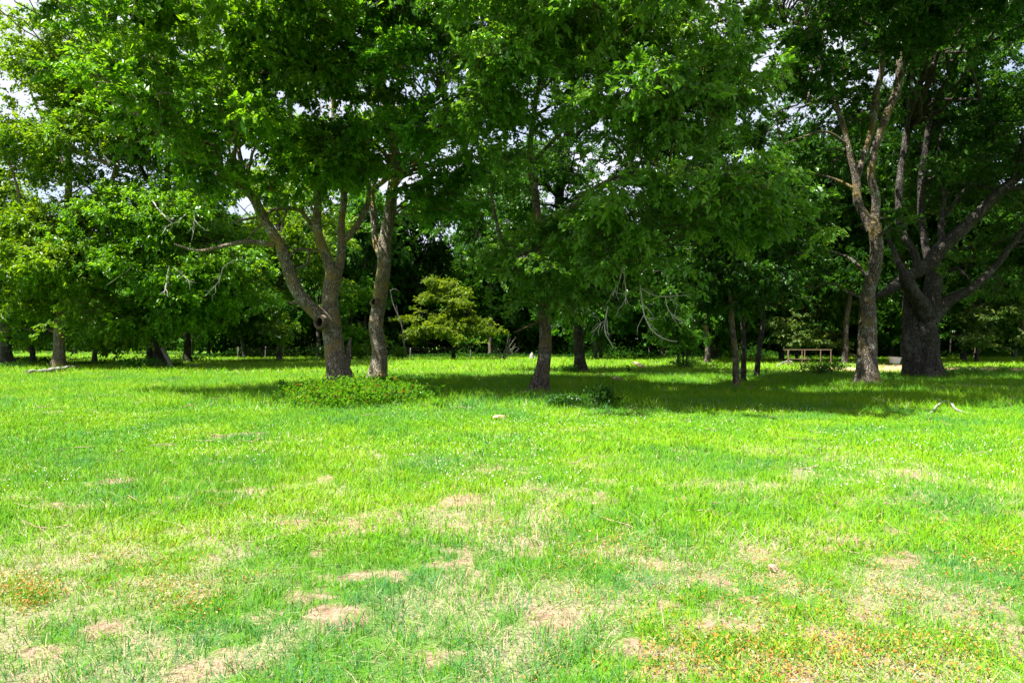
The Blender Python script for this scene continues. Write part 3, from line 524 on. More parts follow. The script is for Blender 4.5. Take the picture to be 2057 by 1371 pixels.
for px, d, v, rot, sx, sz, lab in [
    (1420, 50, 2, .6, 1.0, 1.12, 'dark tree rising between the sapling clump and the thin three trees'),
    (1570, 54, 0, 2.2, 1.05, 1.3, 'tall dark tree behind the three thin stems'),
    (1700, 49, 4, 1.6, 1.0, 1.3, 'tall dark tree just behind the flared mossy trunk'),
    (1815, 52, 2, 3.9, 1.05, 1.25, 'black tree trunk standing between the flared trunk and the old broad one'),
    (1935, 56, 0, 5.2, 1.1, 1.25, 'tall dark tree behind the thick grey limb of the old tree'),
    (2060, 50, 2, .4, 1.1, 1.3, 'tall dark tree at the right border behind the red soil')]:
    place(v, at(px, 700, d), rot, (sx, sz), lab)
g = np.random.default_rng(77)
k = 0
for px in np.arange(430, 2320, 62):
    dd = 76 + (k % 3) * 6 + g.uniform(-2, 2)
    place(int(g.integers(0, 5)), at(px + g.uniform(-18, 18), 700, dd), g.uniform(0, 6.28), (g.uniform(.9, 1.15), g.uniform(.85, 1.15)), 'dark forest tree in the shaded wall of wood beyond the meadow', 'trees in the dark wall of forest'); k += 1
for px, d in ((-150, 62), (-60, 92), (60, 100), (150, 88), (240, 95), (330, 84), (385, 74), (-230, 50)):
    place(int(g.integers(0, 4)), at(px, 700, d), g.uniform(0, 6.28), (g.uniform(1., 1.2), g.uniform(1.0, 1.25)), 'tree of the wood beyond the left-hand grass, half hidden by nearer crowns', 'trees beyond the left-hand grass')

# small sunlit tree, sapling clump, broad-leaved tree, right understory tree
def small_tree(name, label, px, py, lobs, limbs_, leaf, bark, ncl, per, LL, LW, crad, seed, d=None, hole=.3, cat='tree'):
    d = d or F * H / (py - HY); b = at(px, py, d)
    return tree(name, label, cat, b, [limb(d, *l) for l in limbs_], [lobe(d, *l) for l in lobs], leaf, bark, ncl=ncl, per=per, LL=LL, LW=LW, crad=crad, nhub=26, seed=seed, hole=hole, flare=.2, sides=8, zmin=.25, droop=.1)
small_tree('small_tree', 'low spreading yellow-green tree in the sun at the forest edge', 912, 720,
    [(850, 655, 0, 55, 34, 2.0), (970, 660, 0, 50, 32, 2.0), (910, 630, -1, 65, 50, 2.0), (880, 590, 0, 50, 34, 1.8), (935, 605, 0, 45, 34, 1.7), (905, 665, -1.2, 90, 26, 2.0), (900, 620, .5, 75, 50, 1.6)],
    [[(912, 722, 0, 8), (910, 700, 0, 7), (905, 660, 0, 5), (895, 600, 0, 3), (890, 570, 0, 2)], [(911, 705, 0, 4), (880, 695, 0, 3), (840, 680, 0, 2)], [(910, 700, 0, 4), (950, 690, 0, 3), (995, 672, 0, 2)], [(908, 680, 0, 4), (935, 640, 0, 3), (950, 610, 0, 2)]],
    'olive', 'dark', 460, 75, .17, .09, .42, 61, d=60)
small_tree('understory_tree', 'bright green leafy sapling between the two brown trunks', 705, 720,
    [(710, 600, 0, 35, 35, 1.5), (695, 650, 0, 35, 30, 1.5), (720, 690, -1, 40, 18, 1.5)],
    [[(705, 721, 0, 5), (705, 660, 0, 4), (708, 590, 0, 2)]], 'left', 'dark', 90, 80, .2, .12, .6, 62, d=58)
small_tree('understory_tree', 'leafy sapling clump on several thin stems with a bushy foot', 1372, 737,
    [(1370, 690, 0, 45, 28, 1.), (1365, 640, 0, 55, 45, 1.6), (1380, 590, 0, 60, 40, 1.8), (1375, 725, 0, 36, 12, .9, 1.3)],
    [[(1365, 738, 0, 5), (1362, 690, 0, 5), (1358, 620, 0, 4), (1350, 560, 0, 3)], [(1378, 738, 0, 5), (1385, 690, 0, 5), (1392, 630, 0, 4), (1400, 570, 0, 3)], [(1372, 738, .2, 4), (1374, 680, .2, 3), (1370, 610, .2, 2)]],
    'mid', 'dark', 170, 80, .13, .08, .45, 63)
small_tree('understory_tree', 'tree with broad pale leaves hanging low over the rusty frame', 1600, 722,
    [(1600, 665, -1.5, 90, 25, 1.6), (1660, 690, -1.5, 60, 14, 1.3), (1540, 680, -1, 50, 22, 1.4), (1590, 600, 0, 90, 40, 2), (1520, 630, 0, 60, 40, 1.8)],
    [[(1600, 723, 0, 7), (1598, 680, 0, 6), (1590, 600, 0, 4), (1585, 560, 0, 2)], [(1598, 670, 0, 4), (1640, 655, -1, 3), (1690, 680, -1.6, 2)], [(1598, 675, 0, 4), (1560, 660, -1, 3), (1520, 670, -1.4, 2)]],
    'broad', 'dark', 120, 55, .26, .15, .6, 64, d=52)
small_tree('understory_tree', 'understory tree with a low lit branch, right of the old trunk', 1962, 722,
    [(1950, 640, -1, 60, 30, 1.6), (1990, 680, -1.4, 70, 14, 1.3), (1930, 675, -1, 35, 14, 1.2), (2020, 620, 0, 60, 50, 2)],
    [[(1962, 723, 0, 7), (1960, 680, 0, 5), (1955, 620, 0, 4), (1960, 560, 0, 2)], [(1960, 690, 0, 3), (1930, 680, -1, 3), (1910, 670, -1.4, 2)], [(1960, 680, 0, 3), (2000, 695, -1, 2), (2030, 700, -1.5, 1.5)]],
    'broad', 'dark', 110, 60, .22, .13, .55, 65, d=50)

# far wood: one mass
def woodland():
    mb = MB(); g = np.random.default_rng(91)
    def mass(n, xr, yr, zr, L):
        x = g.uniform(*xr, n); y = g.uniform(*yr, n); z = zr[0] + (zr[1] - zr[0]) * g.uniform(0, 1, n)
        top = 10 + 6 * vn2(x * .16, y * .16, 5); keep = z < top
        P = np.stack([x, y, z], 1)[keep]; P = P[vn3(P * .35, 9) > .33]; m = len(P)
        N = g.normal(0, .7, (m, 3)); N[:, 2] += .6
        leaves(mb, P, g.normal(0, 1, (m, 3)), N, L * g.uniform(.7, 1.3, m), L * .6, np.clip(.45 + .25 * g.normal(size=m), 0, 1), 0)
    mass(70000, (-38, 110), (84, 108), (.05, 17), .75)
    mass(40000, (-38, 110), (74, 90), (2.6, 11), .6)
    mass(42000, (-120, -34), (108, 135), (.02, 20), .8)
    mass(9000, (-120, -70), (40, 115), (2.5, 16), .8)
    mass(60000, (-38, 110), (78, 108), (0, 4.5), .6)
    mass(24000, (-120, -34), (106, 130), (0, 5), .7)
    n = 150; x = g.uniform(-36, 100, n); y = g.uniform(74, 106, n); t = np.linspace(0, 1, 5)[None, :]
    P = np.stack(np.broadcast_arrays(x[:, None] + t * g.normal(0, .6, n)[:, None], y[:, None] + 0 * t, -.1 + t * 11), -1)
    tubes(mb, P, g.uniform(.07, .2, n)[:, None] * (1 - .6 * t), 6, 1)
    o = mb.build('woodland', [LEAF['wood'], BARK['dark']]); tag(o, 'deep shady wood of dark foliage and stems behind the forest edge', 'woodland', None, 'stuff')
woodland()

# ------------------------------------------------------------------ ground, grass
def bare_spots():
    S = []
    for px, py, rx, ry in [(100, 1015, 45, 14), (165, 1017, 25, 10), (205, 1017, 25, 8), (240, 965, 45, 8), (930, 1002, 60, 16), (1645, 1100, 45, 14), (1275, 1300, 60, 30), (1360, 1312, 50, 25), (690, 1240, 70, 30), (640, 1108, 22, 9), (960, 1150, 25, 9),
                           (1060, 1112, 45, 9), (1110, 1240, 70, 30), (1740, 1240, 50, 28), (1690, 1290, 45, 45), (90, 1305, 70, 20), (1540, 1125, 60, 14), (1800, 1130, 60, 16), (640, 1225, 40, 22), (210, 1260, 60, 25), (1320, 1138, 35, 12), (1500, 1260, 40, 20), (1640, 1270, 40, 18),
                           (110, 828, 28, 4), (500, 870, 50, 5), (440, 876, 30, 4), (455, 910, 40, 4), (850, 897, 18, 4), (335, 893, 20, 4), (1550, 835, 25, 3), (1975, 835, 20, 3), (1990, 776, 70, 6), (1880, 780, 40, 5), (1750, 799, 12, 3), (1370, 1350, 120, 20), (400, 1190, 50, 16), (60, 1370, 60, 20)]:
        c = gnd(px, py); e = gnd(px + rx, py); f1 = gnd(px, py + ry); f0 = gnd(px, py - min(ry, (py - HY) * .5))
        S.append((c[0], c[1], abs(e[0] - c[0]) * .85, (f0[1] - f1[1]) * .42))
    for px, py in ((684, 775), (761, 765), (1082, 785), (1166, 746), (1738, 770), (1848, 757), (1477, 776), (1496, 766), (118, 737), (318, 738)):
        c = gnd(px, py); S.append((c[0], c[1] - .15, .8, .6))
    return S
SPOTS = bare_spots()
RED = []
for px, py, rx, ry in [(1770, 733, 60, 6), (1860, 741, 240, 4.5), (1720, 742, 70, 4)]:
    c = gnd(px, py); RED.append((c[0], c[1], rx / F * c[1], (gnd(px, py - ry)[1] - gnd(px, py + ry)[1]) * .5))
def ell(S, x, y, seed):
    v = np.zeros_like(x); w = .55 * (fbm2(x * 3.1, y * 3.1, seed, 3) - .5)
    for cx, cy, rx, ry in S:
        q = np.sqrt(((x - cx) / rx) ** 2 + ((y - cy) / ry) ** 2) + w; v = np.maximum(v, 1 - smooth(.7, 1.15, q))
    return v
def bare(x, y):
    near = smooth(8.5, 3.5, y); n = fbm2(x * 2.1, y * 2.1, 3, 4) * .5 + fbm2(x * 6.5, y * 6.5, 33, 3) * .5
    return np.clip(np.maximum(ell(SPOTS, x, y, 12), smooth(.615, .70, n + .03 * near - .06 * smooth(6, 12, y) - .08 * smooth(9, 14, y))) , 0, 1)
def dry(x, y):
    n = fbm2(x * .8 + 50, y * .8, 8, 4) * .5 + fbm2(x * 3.3 + 50, y * 3.3, 88, 3) * .5; return np.clip(smooth(.535, .76, n + .10 * smooth(14, 5, y) - .14 * smooth(10, 16, y)), 0, 1)
def gz(x, y):
    near = np.exp(-((y - 8) / 14) ** 2); z = .05 * (fbm2(x * .35, y * .35, 61, 3) - .5) + .03 * (fbm2(x * 2.2, y * 2.2, 66, 3) - .5) * near
    b = np.exp(-(((x + 5.4) / 2.6) ** 2 + ((y - 22.6) / 4.) ** 2)); return z + .14 * b
def ground():
    ys = [-40, -20, -8, -2, 0.]; y = 1.2
    while y < 45: ys.append(y); y *= 1.0125
    while y < 900: ys.append(y); y *= 1.10
    xs = list(np.arange(0, 5.5, .06)); x = 5.5
    while x < 60: xs.append(x); x *= 1.022
    while x < 900: xs.append(x); x *= 1.2
    xs = np.array(xs); xs = np.concatenate([-xs[:0:-1], xs]); ys = np.array(ys)
    X, Y = np.meshgrid(xs, ys); fx, fy = X.ravel(), Y.ravel()
    V = np.stack([fx, fy, gz(fx, fy)], 1); i = np.arange(V.shape[0]).reshape(X.shape)
    mb = MB(); mb.add(V, np.stack([i[:-1, :-1], i[:-1, 1:], i[1:, 1:], i[1:, :-1]], -1).reshape(-1, 4), .5, 0, True)
    m, nt, nd = newmat('meadow_soil'); lk = nt.links.new
    a1 = nd('ShaderNodeAttribute', attribute_name='cover'); sp = nd('ShaderNodeSeparateColor'); lk(a1.outputs['Color'], sp.inputs[0])
    tc = nd('ShaderNodeTexCoord')
    def noise(s, dt=8, ro=.65):
        n = nd('ShaderNodeTexNoise'); n.inputs['Scale'].default_value = s; n.inputs['Detail'].default_value = dt; n.inputs['Roughness'].default_value = ro; lk(tc.outputs['Object'], n.inputs['Vector']); return n
    n1, n2, n3 = noise(14), noise(70, 6), noise(1.6)
    soil = ramp(nd, [(.3, (.12, .07, .045)), (.5, (.24, .16, .11)), (.7, (.35, .255, .185))]); lk(n1.outputs[0], soil.inputs[0])
    thatch = ramp(nd, [(.3, (.08, .10, .035)), (.5, (.22, .19, .115)), (.72, (.36, .285, .20))]); lk(n2.outputs[0], thatch.inputs[0])
    green = ramp(nd, [(.3, (.03, .09, .008)), (.55, (.07, .17, .012)), (.75, (.14, .23, .03))]); lk(n2.outputs[0], green.inputs[0])
    def mix(f, a, b):
        q = nd('ShaderNodeMix', data_type='RGBA'); lk(f, q.inputs[0]); lk(a, q.inputs[6])
        if isinstance(b, tuple): q.inputs[7].default_value = (*b, 1)
        else: lk(b, q.inputs[7])
        return q.outputs[2]
    c = mix(sp.outputs[1], green.outputs[0], thatch.outputs[0]); c = mix(sp.outputs[0], c, soil.outputs[0])
    red = ramp(nd, [(.3, (.30, .15, .08)), (.6, (.5, .32, .2)), (.75, (.6, .48, .36))]); lk(n3.outputs[0], red.inputs[0])
    c = mix(sp.outputs[2], c, red.outputs[0])
    p = nd('ShaderNodeBsdfPrincipled'); p.inputs['Roughness'].default_value = .95; p.inputs['Specular IOR Level'].default_value = .15; lk(c, p.inputs['Base Color'])
    b = nd('ShaderNodeBump'); b.inputs['Strength'].default_value = .7; b.inputs['Distance'].default_value = .03; lk(n2.outputs[0], b.inputs['Height']); lk(b.outputs[0], p.inputs['Normal'])
    o = nd('ShaderNodeOutputMaterial'); lk(p.outputs[0], o.inputs[0])
    ob = mb.build('ground', m); ob['kind'] = 'structure'
    col = np.ones((len(V), 4), np.float32); col[:, 0] = bare(fx, fy); col[:, 1] = dry(fx, fy); col[:, 2] = ell(RED, fx, fy, 20)
    at_ = ob.data.attributes.new('cover', 'FLOAT_COLOR', 'POINT'); at_.data.foreach_set('color', col.ravel())
ground()

GRASS = leaf_mat('grass_blade', [(0, (.06, .19, .07)), (.16, (.06, .20, .03)), (.36, (.09, .25, .006)), (.56, (.135, .305, .003)), (.72, (.22, .355, .006)), (.8, (.32, .40, .16)), (.9, (.40, .34, .21)), (1, (.48, .40, .29))], trans=.4, tcol=(1.25, 1.15, .4), rough=.65, spec=.06, up=1.)
def grass():
    g = np.random.default_rng(5); mb = MB()
    #       y0   y1    count   width   height        tuft size
    for y0, y1, n, w, h0, h1, tuft, ts in [(1.9, 5.2, 190000, .0042, .025, .075, 9, .035), (5.2, 9.5, 210000, .0065, .03, .085, 9, .06), (9.5, 16, 240000, .010, .03, .075, 8, .10), (16, 34, 240000, .018, .05, .14, 6, .2), (34, 78, 150000, .045, .10, .22, 4, .5), (78, 150, 20000, .1, .15, .3, 3, 1.)]:
        m = n // tuft
        u = g.uniform(0, 1, m); y = (y0 ** 1.15 + u * (y1 ** 1.15 - y0 ** 1.15)) ** (1 / 1.15); x = g.uniform(-1, 1, m) * (.80 * y + 2.2)
        big = g.uniform(0, 1, m) ** 2.2                                    # a few big tufts among many small ones
        prob = (1 - .86 * bare(x, y)) * (1 - .97 * ell(RED, x, y, 20)) * (.72 + .28 * (1 - dry(x, y)))
        ok = g.uniform(0, 1, m) < prob; x, y, big = x[ok], y[ok], big[ok]; m = len(x)
        k = np.maximum(1, (tuft * (.5 + 1.5 * big)).astype(int)); idx = np.repeat(np.arange(m), k); n = len(idx)
        off = g.normal(0, 1, (n, 2)) * (ts * (.6 + .8 * big[idx]))[:, None]
        bx, by = x[idx] + off[:, 0], y[idx] + off[:, 1]; bz = gz(bx, by) - .004
        shady = smooth(15.2, 17, by) * smooth(33, 30, by) * smooth(-12, -6, bx)
        hgt = g.uniform(h0, h1, n) * (.55 + 1.1 * big[idx]) * (.8 + .5 * fbm2(bx * .5, by * .5, 44, 2)) * (1 + .35 * shady)
        a = g.uniform(0, 2 * PI, n); lean = np.abs(g.normal(0, .55 + .45 * smooth(9, 4, by), n)) * hgt
        dx = np.cos(a) * lean + off[:, 0] * .25; dy = np.sin(a) * lean + off[:, 1] * .25
        f = g.uniform(0, 2 * PI, n); ww = w * g.uniform(.6, 1.4, n) * .5
        sx, sy = np.cos(f) * ww, np.sin(f) * ww
        hue = fbm2(x * .9 + 9, y * .9, 71, 3); dr = dry(x, y)
        tt = (.42 + .75 * (hue - .5) + .12 * g.normal(size=m) - .06 * smooth(7, 3, y) + .13 * smooth(31, 37, y))[idx] + .09 * g.normal(size=n)
        straw = g.uniform(0, 1, n) < (.05 + .22 * dr[idx] * smooth(17, 9, by)); tt = np.where(straw, g.uniform(.76, 1, n), np.clip(tt, 0, .74))
        hgt = np.where(straw, hgt * .75, hgt); lean_s = np.where(straw, 1.7, 1.)
        dx, dy = dx * lean_s, dy * lean_s
        B0 = np.stack([bx - sx, by - sy, bz], 1); B1 = np.stack([bx + sx, by + sy, bz], 1)
        M0 = np.stack([bx + dx * .35 - sx * .8, by + dy * .35 - sy * .8, bz + hgt * .6], 1); M1 = np.stack([bx + dx * .35 + sx * .8, by + dy * .35 + sy * .8, bz + hgt * .6], 1)
        Tp = np.stack([bx + dx, by + dy, bz + hgt * .95], 1); i = np.arange(n)[:, None]
        if y0 < 16:
            V = np.stack([B0, B1, M1, M0, Tp], 1)
            mb.add(V, 5 * i + np.array([[0, 1, 2, 3]]), tt); mb.F[3].append(((5 * i + np.array([[3, 2, 4]])) + mb.n - 5 * n, tt.astype(np.float32), np.zeros(n, np.int32), np.zeros(n, bool)))
        else:
            mb.add(np.stack([B0, B1, Tp], 1), 3 * i + np.array([[0, 1, 2]]), tt)
    n = 90000; y = g.uniform(2., 9.5, n) ; x = g.uniform(-1, 1, n) * (.8 * y + 1.5); ok = g.uniform(0, 1, n) < .25 + .5 * dry(x, y) + .3 * bare(x, y); x, y = x[ok], y[ok]; n = len(x)
    C = np.stack([x, y, gz(x, y) + g.uniform(.003, .022, n)], 1); A = g.normal(0, 1, (n, 3)); A[:, 2] *= .15; N = g.normal(0, .25, (n, 3)); N[:, 2] += 1
    leaves(mb, C, A, N, g.uniform(.03, .10, n), g.uniform(.002, .0045, n) * (.6 + .1 * y), np.where(g.uniform(0, 1, n) < .25, g.uniform(.3, .6, n), g.uniform(.8, 1, n)))
    o = mb.build('grass', GRASS); tag(o, 'patchy sunlit meadow grass with straw and taller green tufts', 'grass', None, 'stuff')
grass()

WHITE = plain_mat('clover_white', (.7, .7, .66), (.85, .85, .82), 30, .6)
def flowers():
    g = np.random.default_rng(15); mb = MB(); n = 9000
    y = g.uniform(7, 17, n); x = g.uniform(-1, 1, n) * (.8 * y + 1); keep = (fbm2(x * .5, y * .5, 81, 3) + .12 * np.exp(-((y - 12.5) / 3.) ** 2) > .57) & (g.uniform(0, 1, n) < .5); x, y = x[keep], y[keep]; n = len(x)
    c = np.stack([x, y, gz(x, y) + g.uniform(.05, .12, n)], 1); r = g.uniform(.003, .008, n)[:, None]
    D = np.array([[1, 0, 0], [0, 1, 0], [-1, 0, 0], [0, -1, 0], [0, 0, 1], [0, 0, -1.]]); V = c[:, None] + D[None] * r[:, None]
    T = np.array([[0, 1, 4], [1, 2, 4], [2, 3, 4], [3, 0, 4], [1, 0, 5], [2, 1, 5], [3, 2, 5], [0, 3, 5]])
    mb.add(V, (np.arange(n)[:, None, None] * 6 + T[None]).reshape(-1, 3), .5)
    o = mb.build('clover_flowers', WHITE); tag(o, 'tiny white clover heads sprinkled through the middle of the meadow', 'flowers', None, 'stuff')
flowers()
WEED = leaf_mat('sorrel_leaf', [(0, (.07, .20, .015)), (.4, (.15, .25, .02)), (.62, (.36, .24, .04)), (.85, (.40, .15, .03)), (1, (.42, .34, .10))], trans=.35, tcol=(1.3, 1., .6))
def weeds():
    g = np.random.default_rng(16); mb = MB(); P = []
    for px, py, rx, ry, n in [(1560, 1180, 220, 70, 90), (1800, 1320, 260, 50, 110), (1450, 1330, 170, 50, 80), (40, 1190, 40, 25, 34), (85, 1195, 20, 15, 12), (1950, 1150, 120, 80, 50), (1200, 1090, 120, 40, 34), (300, 1150, 120, 40, 30), (950, 960, 60, 15, 20), (2020, 1110, 40, 20, 16), (380, 1210, 80, 30, 22), (1000, 1060, 200, 40, 30), (1700, 1000, 250, 40, 40), (520, 1030, 140, 40, 20)]:
        for q in range(int(n * 1.6)):
            P.append(gnd(px + g.normal(0, .85) * rx, min(1420, max(900, py + g.normal(0, .8) * ry))))
    P = np.array(P); k = 16; idx = np.repeat(np.arange(len(P)), k); n = len(idx)
    C = P[idx] + g.normal(0, 1, (n, 3)) * [.055, .055, 0]; C[:, 2] = gz(C[:, 0], C[:, 1]) + np.abs(g.normal(0, .03, n)) + .01
    N = g.normal(0, .5, (n, 3)); N[:, 2] += 1
    leaves(mb, C, g.normal(0, 1, (n, 3)), N, g.uniform(.012, .026, n), g.uniform(.008, .015, n), np.clip(g.uniform(.1, .9, len(P))[idx] + g.normal(0, .2, n), 0, 1))
    o = mb.build('weeds', WEED); tag(o, 'low orange and yellow leafed weeds scattered over the bare patches', 'weeds', None, 'stuff')
weeds()

# ------------------------------------------------------------------ shrubs and undergrowth
def shrub(name, label, px, py, rx_px, h_px, n, LL, leaf, seed, depth=None, cat='shrub', stems=9, lay=1.):
    """leaf sprays on arching stems; base at the ground pixel"""
    b = gnd(px, py); d = b[1]; rx = rx_px / F * d; hh = h_px / F * d; ry = depth or rx * .8; g = np.random.default_rng(seed)
    r = empty(name, (b[0], b[1], float(gz(b[0], b[1])))); tag(r, label, cat)
    stems = max(stems, 12); sm = MB(); a = g.uniform(0, 2 * PI, stems); rr = np.sqrt(g.uniform(.05, 1, stems)); t = np.linspace(0, 1, 6)[None, :, None]
    tip = np.stack([np.cos(a) * rr * rx, np.sin(a) * rr * ry, hh * (1 - .45 * rr ** 2) * g.uniform(.7, 1.05, stems)], 1); s0 = tip * ([.45, .45, 0] if name == 'bramble_patch' else [.07, .07, 0]); s0[:, 2] = -.02
    ctl = s0 * .6 + tip * .4; ctl[:, 2] = tip[:, 2] * .9
    P = (1 - t) ** 2 * s0[:, None] + 2 * t * (1 - t) * ctl[:, None] + t ** 2 * tip[:, None]; tubes(sm, P, np.linspace(.012, .004, 6)[None].repeat(stems, 0) * max(1, hh), 4)
    sm.build('stems', BARK['dark'], r)
    j = g.integers(0, stems, n); u = g.uniform(.25, 1, n)[:, None]
    C = (1 - u) ** 2 * s0[j] + 2 * u * (1 - u) * ctl[j] + u ** 2 * tip[j] + g.normal(0, 1, (n, 3)) * [rx * .26, ry * .26, hh * .16]; C[:, 2] = np.maximum(C[:, 2], g.uniform(.01, .06, n))
    N = g.normal(0, .5, (n, 3)); N[:, 2] += 1; cm = MB()
    sz = g.uniform(.6, 1.3, n) * LL
    leaves(cm, C, g.normal(0, 1, (n, 3)), N, sz, sz * .62, np.clip(.5 + .3 * g.normal(size=n), 0, 1)); cm.build('foliage', LEAF[leaf], r)
    return r
shrub('bramble_patch', 'bright green bramble thicket with some red leaves round the two brown trunks', 722, 806, 122, 42, 9500, .095, 'bramble', 101, 2.2, 'brambles', 160)
shrub('shrub', 'dark leafy shrub hugging the foot of the knot-holed straight trunk', 768, 788, 34, 26, 900, .10, 'deep', 102, .7, stems=22)
shrub('weed_clump', 'small green weed clump at the right end of the brambles', 884, 818, 16, 12, 240, .07, 'mid', 103, cat='weeds')
shrub('weed_clump', 'tall weed clump in the shade right of the leaning speckled trunk', 1210, 816, 38, 40, 1100, .08, 'deep', 104, cat='weeds', stems=14)  # deep leaf colour stands in for shade on this clump
shrub('weed_clump', 'low weed clump in the shade right below the leaning speckled trunk', 1142, 817, 46, 26, 1000, .08, 'deep', 105, cat='weeds', stems=14)  # darker leaf colour carries painted shade here too
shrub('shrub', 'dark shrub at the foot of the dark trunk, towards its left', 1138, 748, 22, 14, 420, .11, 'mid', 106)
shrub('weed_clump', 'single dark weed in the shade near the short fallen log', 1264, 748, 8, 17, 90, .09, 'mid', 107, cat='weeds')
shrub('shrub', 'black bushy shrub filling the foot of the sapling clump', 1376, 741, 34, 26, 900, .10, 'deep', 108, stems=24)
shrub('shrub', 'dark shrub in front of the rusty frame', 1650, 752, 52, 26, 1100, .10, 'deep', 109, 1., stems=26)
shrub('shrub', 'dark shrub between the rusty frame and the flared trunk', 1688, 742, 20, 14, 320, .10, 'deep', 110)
shrub('shrub', 'dark weedy shrub at the left foot of the old broad trunk', 1786, 759, 26, 9, 400, .10, 'mid', 111)
shrub('shrub', 'dark shrub at the right foot of the old broad trunk', 1895, 757, 26, 20, 480, .10, 'mid', 112)
shrub('shrub', 'leafy weeds in front of the red soil, nearest the old trunk', 1950, 752, 34, 16, 480, .10, 'mid', 113)
shrub('shrub', 'leafy weeds at the right end of the red soil', 2015, 750, 22, 16, 340, .10, 'mid', 114)
shrub('shrub', 'dark low bush under the broad tree with twin stems', 285, 741, 44, 22, 760, .14, 'mid', 115, stems=20)
shrub('shrub', 'dark low bush right of the white leaning dead limb', 355, 738, 20, 14, 300, .13, 'mid', 116)
shrub('shrub', 'low dark bush between the pale wide trunk and the thin dark tree', 45, 738, 44, 12, 500, .13, 'deep', 117)
shrub('shrub', 'low dark bush below the small tree that leans right', 165, 734, 36, 10, 420, .13, 'deep', 118)
shrub('shrub', 'bright leafy bush at the forest edge right of the straight brown trunk', 800, 722, 22, 24, 460, .2, 'left', 119)
shrub('shrub', 'bright leafy bush at the forest edge between the two brown trunks', 722, 722, 30, 34, 620, .2, 'left', 120)
shrub('shrub', 'green bush at the forest edge left of the mossy brown trunk', 650, 722, 24, 30, 420, .2, 'mid', 121)
shrub('weed_clump', 'dark weed clump in shaded grass left of the brambles', 565, 782, 16, 16, 220, .08, 'mid', 122, cat='weeds')
shrub('weed_clump', 'dark weed tuft in shaded grass near the thin three trees', 1535, 752, 10, 9, 110, .08, 'mid', 123, cat='weeds')
shrub('weed_clump', 'straggly weed tuft at the left edge of the brambles', 602, 815, 22, 18, 300, .07, 'mid', 124, cat='weeds')
shrub('weed_clump', 'straggly weeds in the shade just right of the knot-holed straight trunk', 838, 806, 26, 20, 360, .07, 'mid', 125, cat='weeds')
shrub('weed_clump', 'low dark weeds in the shade between the brambles and the leaning speckled trunk', 965, 800, 30, 10, 300, .06, 'deep', 126, cat='weeds')
def undergrowth():
    mb = MB(); g = np.random.default_rng(95); n = 26000
    x = g.uniform(-32, 90, n); y = g.uniform(66, 76, n) + 4 * (vn2(x * .12, x * 0, 4) - .5); hmax = .25 + 2.0 * vn2(x * .35, y * .35, 8) ** 2 * smooth(67, 74, y) ; z = g.uniform(0, 1, n) * hmax
    N = g.normal(0, .6, (n, 3)); N[:, 2] += .8
    leaves(mb, np.stack([x, y, z + .05], 1), g.normal(0, 1, (n, 3)), N, g.uniform(.15, .35, n), g.uniform(.1, .2, n), np.clip(.5 + .25 * g.normal(size=n), 0, 1))
    n = 9000; x = g.uniform(-52, -24, n); y = g.uniform(44, 58, n); keep = vn2(x * .4, y * .4, 3) > .55; x, y = x[keep], y[keep]; n = len(x)
    N = g.normal(0, .6, (n, 3)); N[:, 2] += .8
    leaves(mb, np.stack([x, y, g.uniform(.03, .35, n)], 1), g.normal(0, 1, (n, 3)), N, g.uniform(.12, .25, n), .1, np.clip(.4 + .2 * g.normal(size=n), 0, 1))
    tag(mb.build('undergrowth', LEAF['wood']), 'dark leafy undergrowth along the foot of the forest', 'undergrowth', None, 'stuff')
undergrowth()

# ------------------------------------------------------------------ fallen wood
POST = plain_mat('weathered_post', (.06, .053, .043), (.14, .125, .105), 8, .9)
def fallen(name, label, pts, mat=DEAD, cat='branch', forks=()):
    """pts: (px, py on the ground, height m, radius m)"""
    W = [np.array([*gnd(x, y)[:2], z + float(gz(*gnd(x, y)[:2]))]) for x, y, z, r in pts]; b = W[0].copy(); b[2] = 0
    r = empty(name, b); tag(r, label, cat)
    mb = MB(); q = resample([(*(w - b), p[3]) for w, p in zip(W, pts)], .06)
    q[:, :3] += (np.stack([vn2(np.arange(len(q)) * .15, np.zeros(len(q)) + c, len(label)) for c in range(3)], 1) - .5) * q[:, 3:4] * .9
    tubes(mb, q[None, :, :3], q[None, :, 3], 9, 0, .16, 0, 3)
    e = [q[0, :3], q[-1, :3]]
    for i0, (p, ring) in enumerate(zip(e, (0, len(q) - 1))):
        base = mb.V[0][ring * 9:ring * 9 + 9]; mb.add(np.vstack([base, p[None]]), [(k, (k + 1) % 9, 9) for k in range(9)], .5)
    mb.build('main_stem', mat, r)
    for f in forks:
        Wf = [np.array([*gnd(x, y)[:2], z]) - b for x, y, z, _ in f]; q = resample([(*w, p[3]) for w, p in zip(Wf, f)], .06); fm = MB(); tubes(fm, q[None, :, :3], q[None, :, 3], 8, 0, .15, 0, 5); fm.build('side_branch', mat, r)
    return r
BROWNLOG = plain_mat('fallen_brown_wood', (.13, .085, .05), (.32, .23, .15), 5, .9)
fallen('fallen_branch', 'forked grey fallen branch arching out of the shaded grass', [(1862, 834, .0, .015), (1873, 828, .03, .02), (1884, 818, .06, .025), (1891, 812, .07, .029), (1908, 813, .07, .032), (1922, 826, .05, .025), (1946, 830, .01, .012)],
       DEAD, 'branch', [[(1891, 812, .07, .026), (1885, 808, .09, .022), (1880, 806, .1, .015)]])
fallen('fallen_log', 'long pale fallen log with an orange broken end in the left grass', [(55, 751, .06, .1), (80, 749, .1, .12), (110, 747, .12, .12), (135, 743, .12, .1), (160, 741, .1, .06)], DEAD, 'log')
fallen('fallen_branch', 'short pale fallen stick right of the leaning dead limb', [(368, 737, .05, .06), (385, 736, .08, .07), (402, 737, .05, .04)])
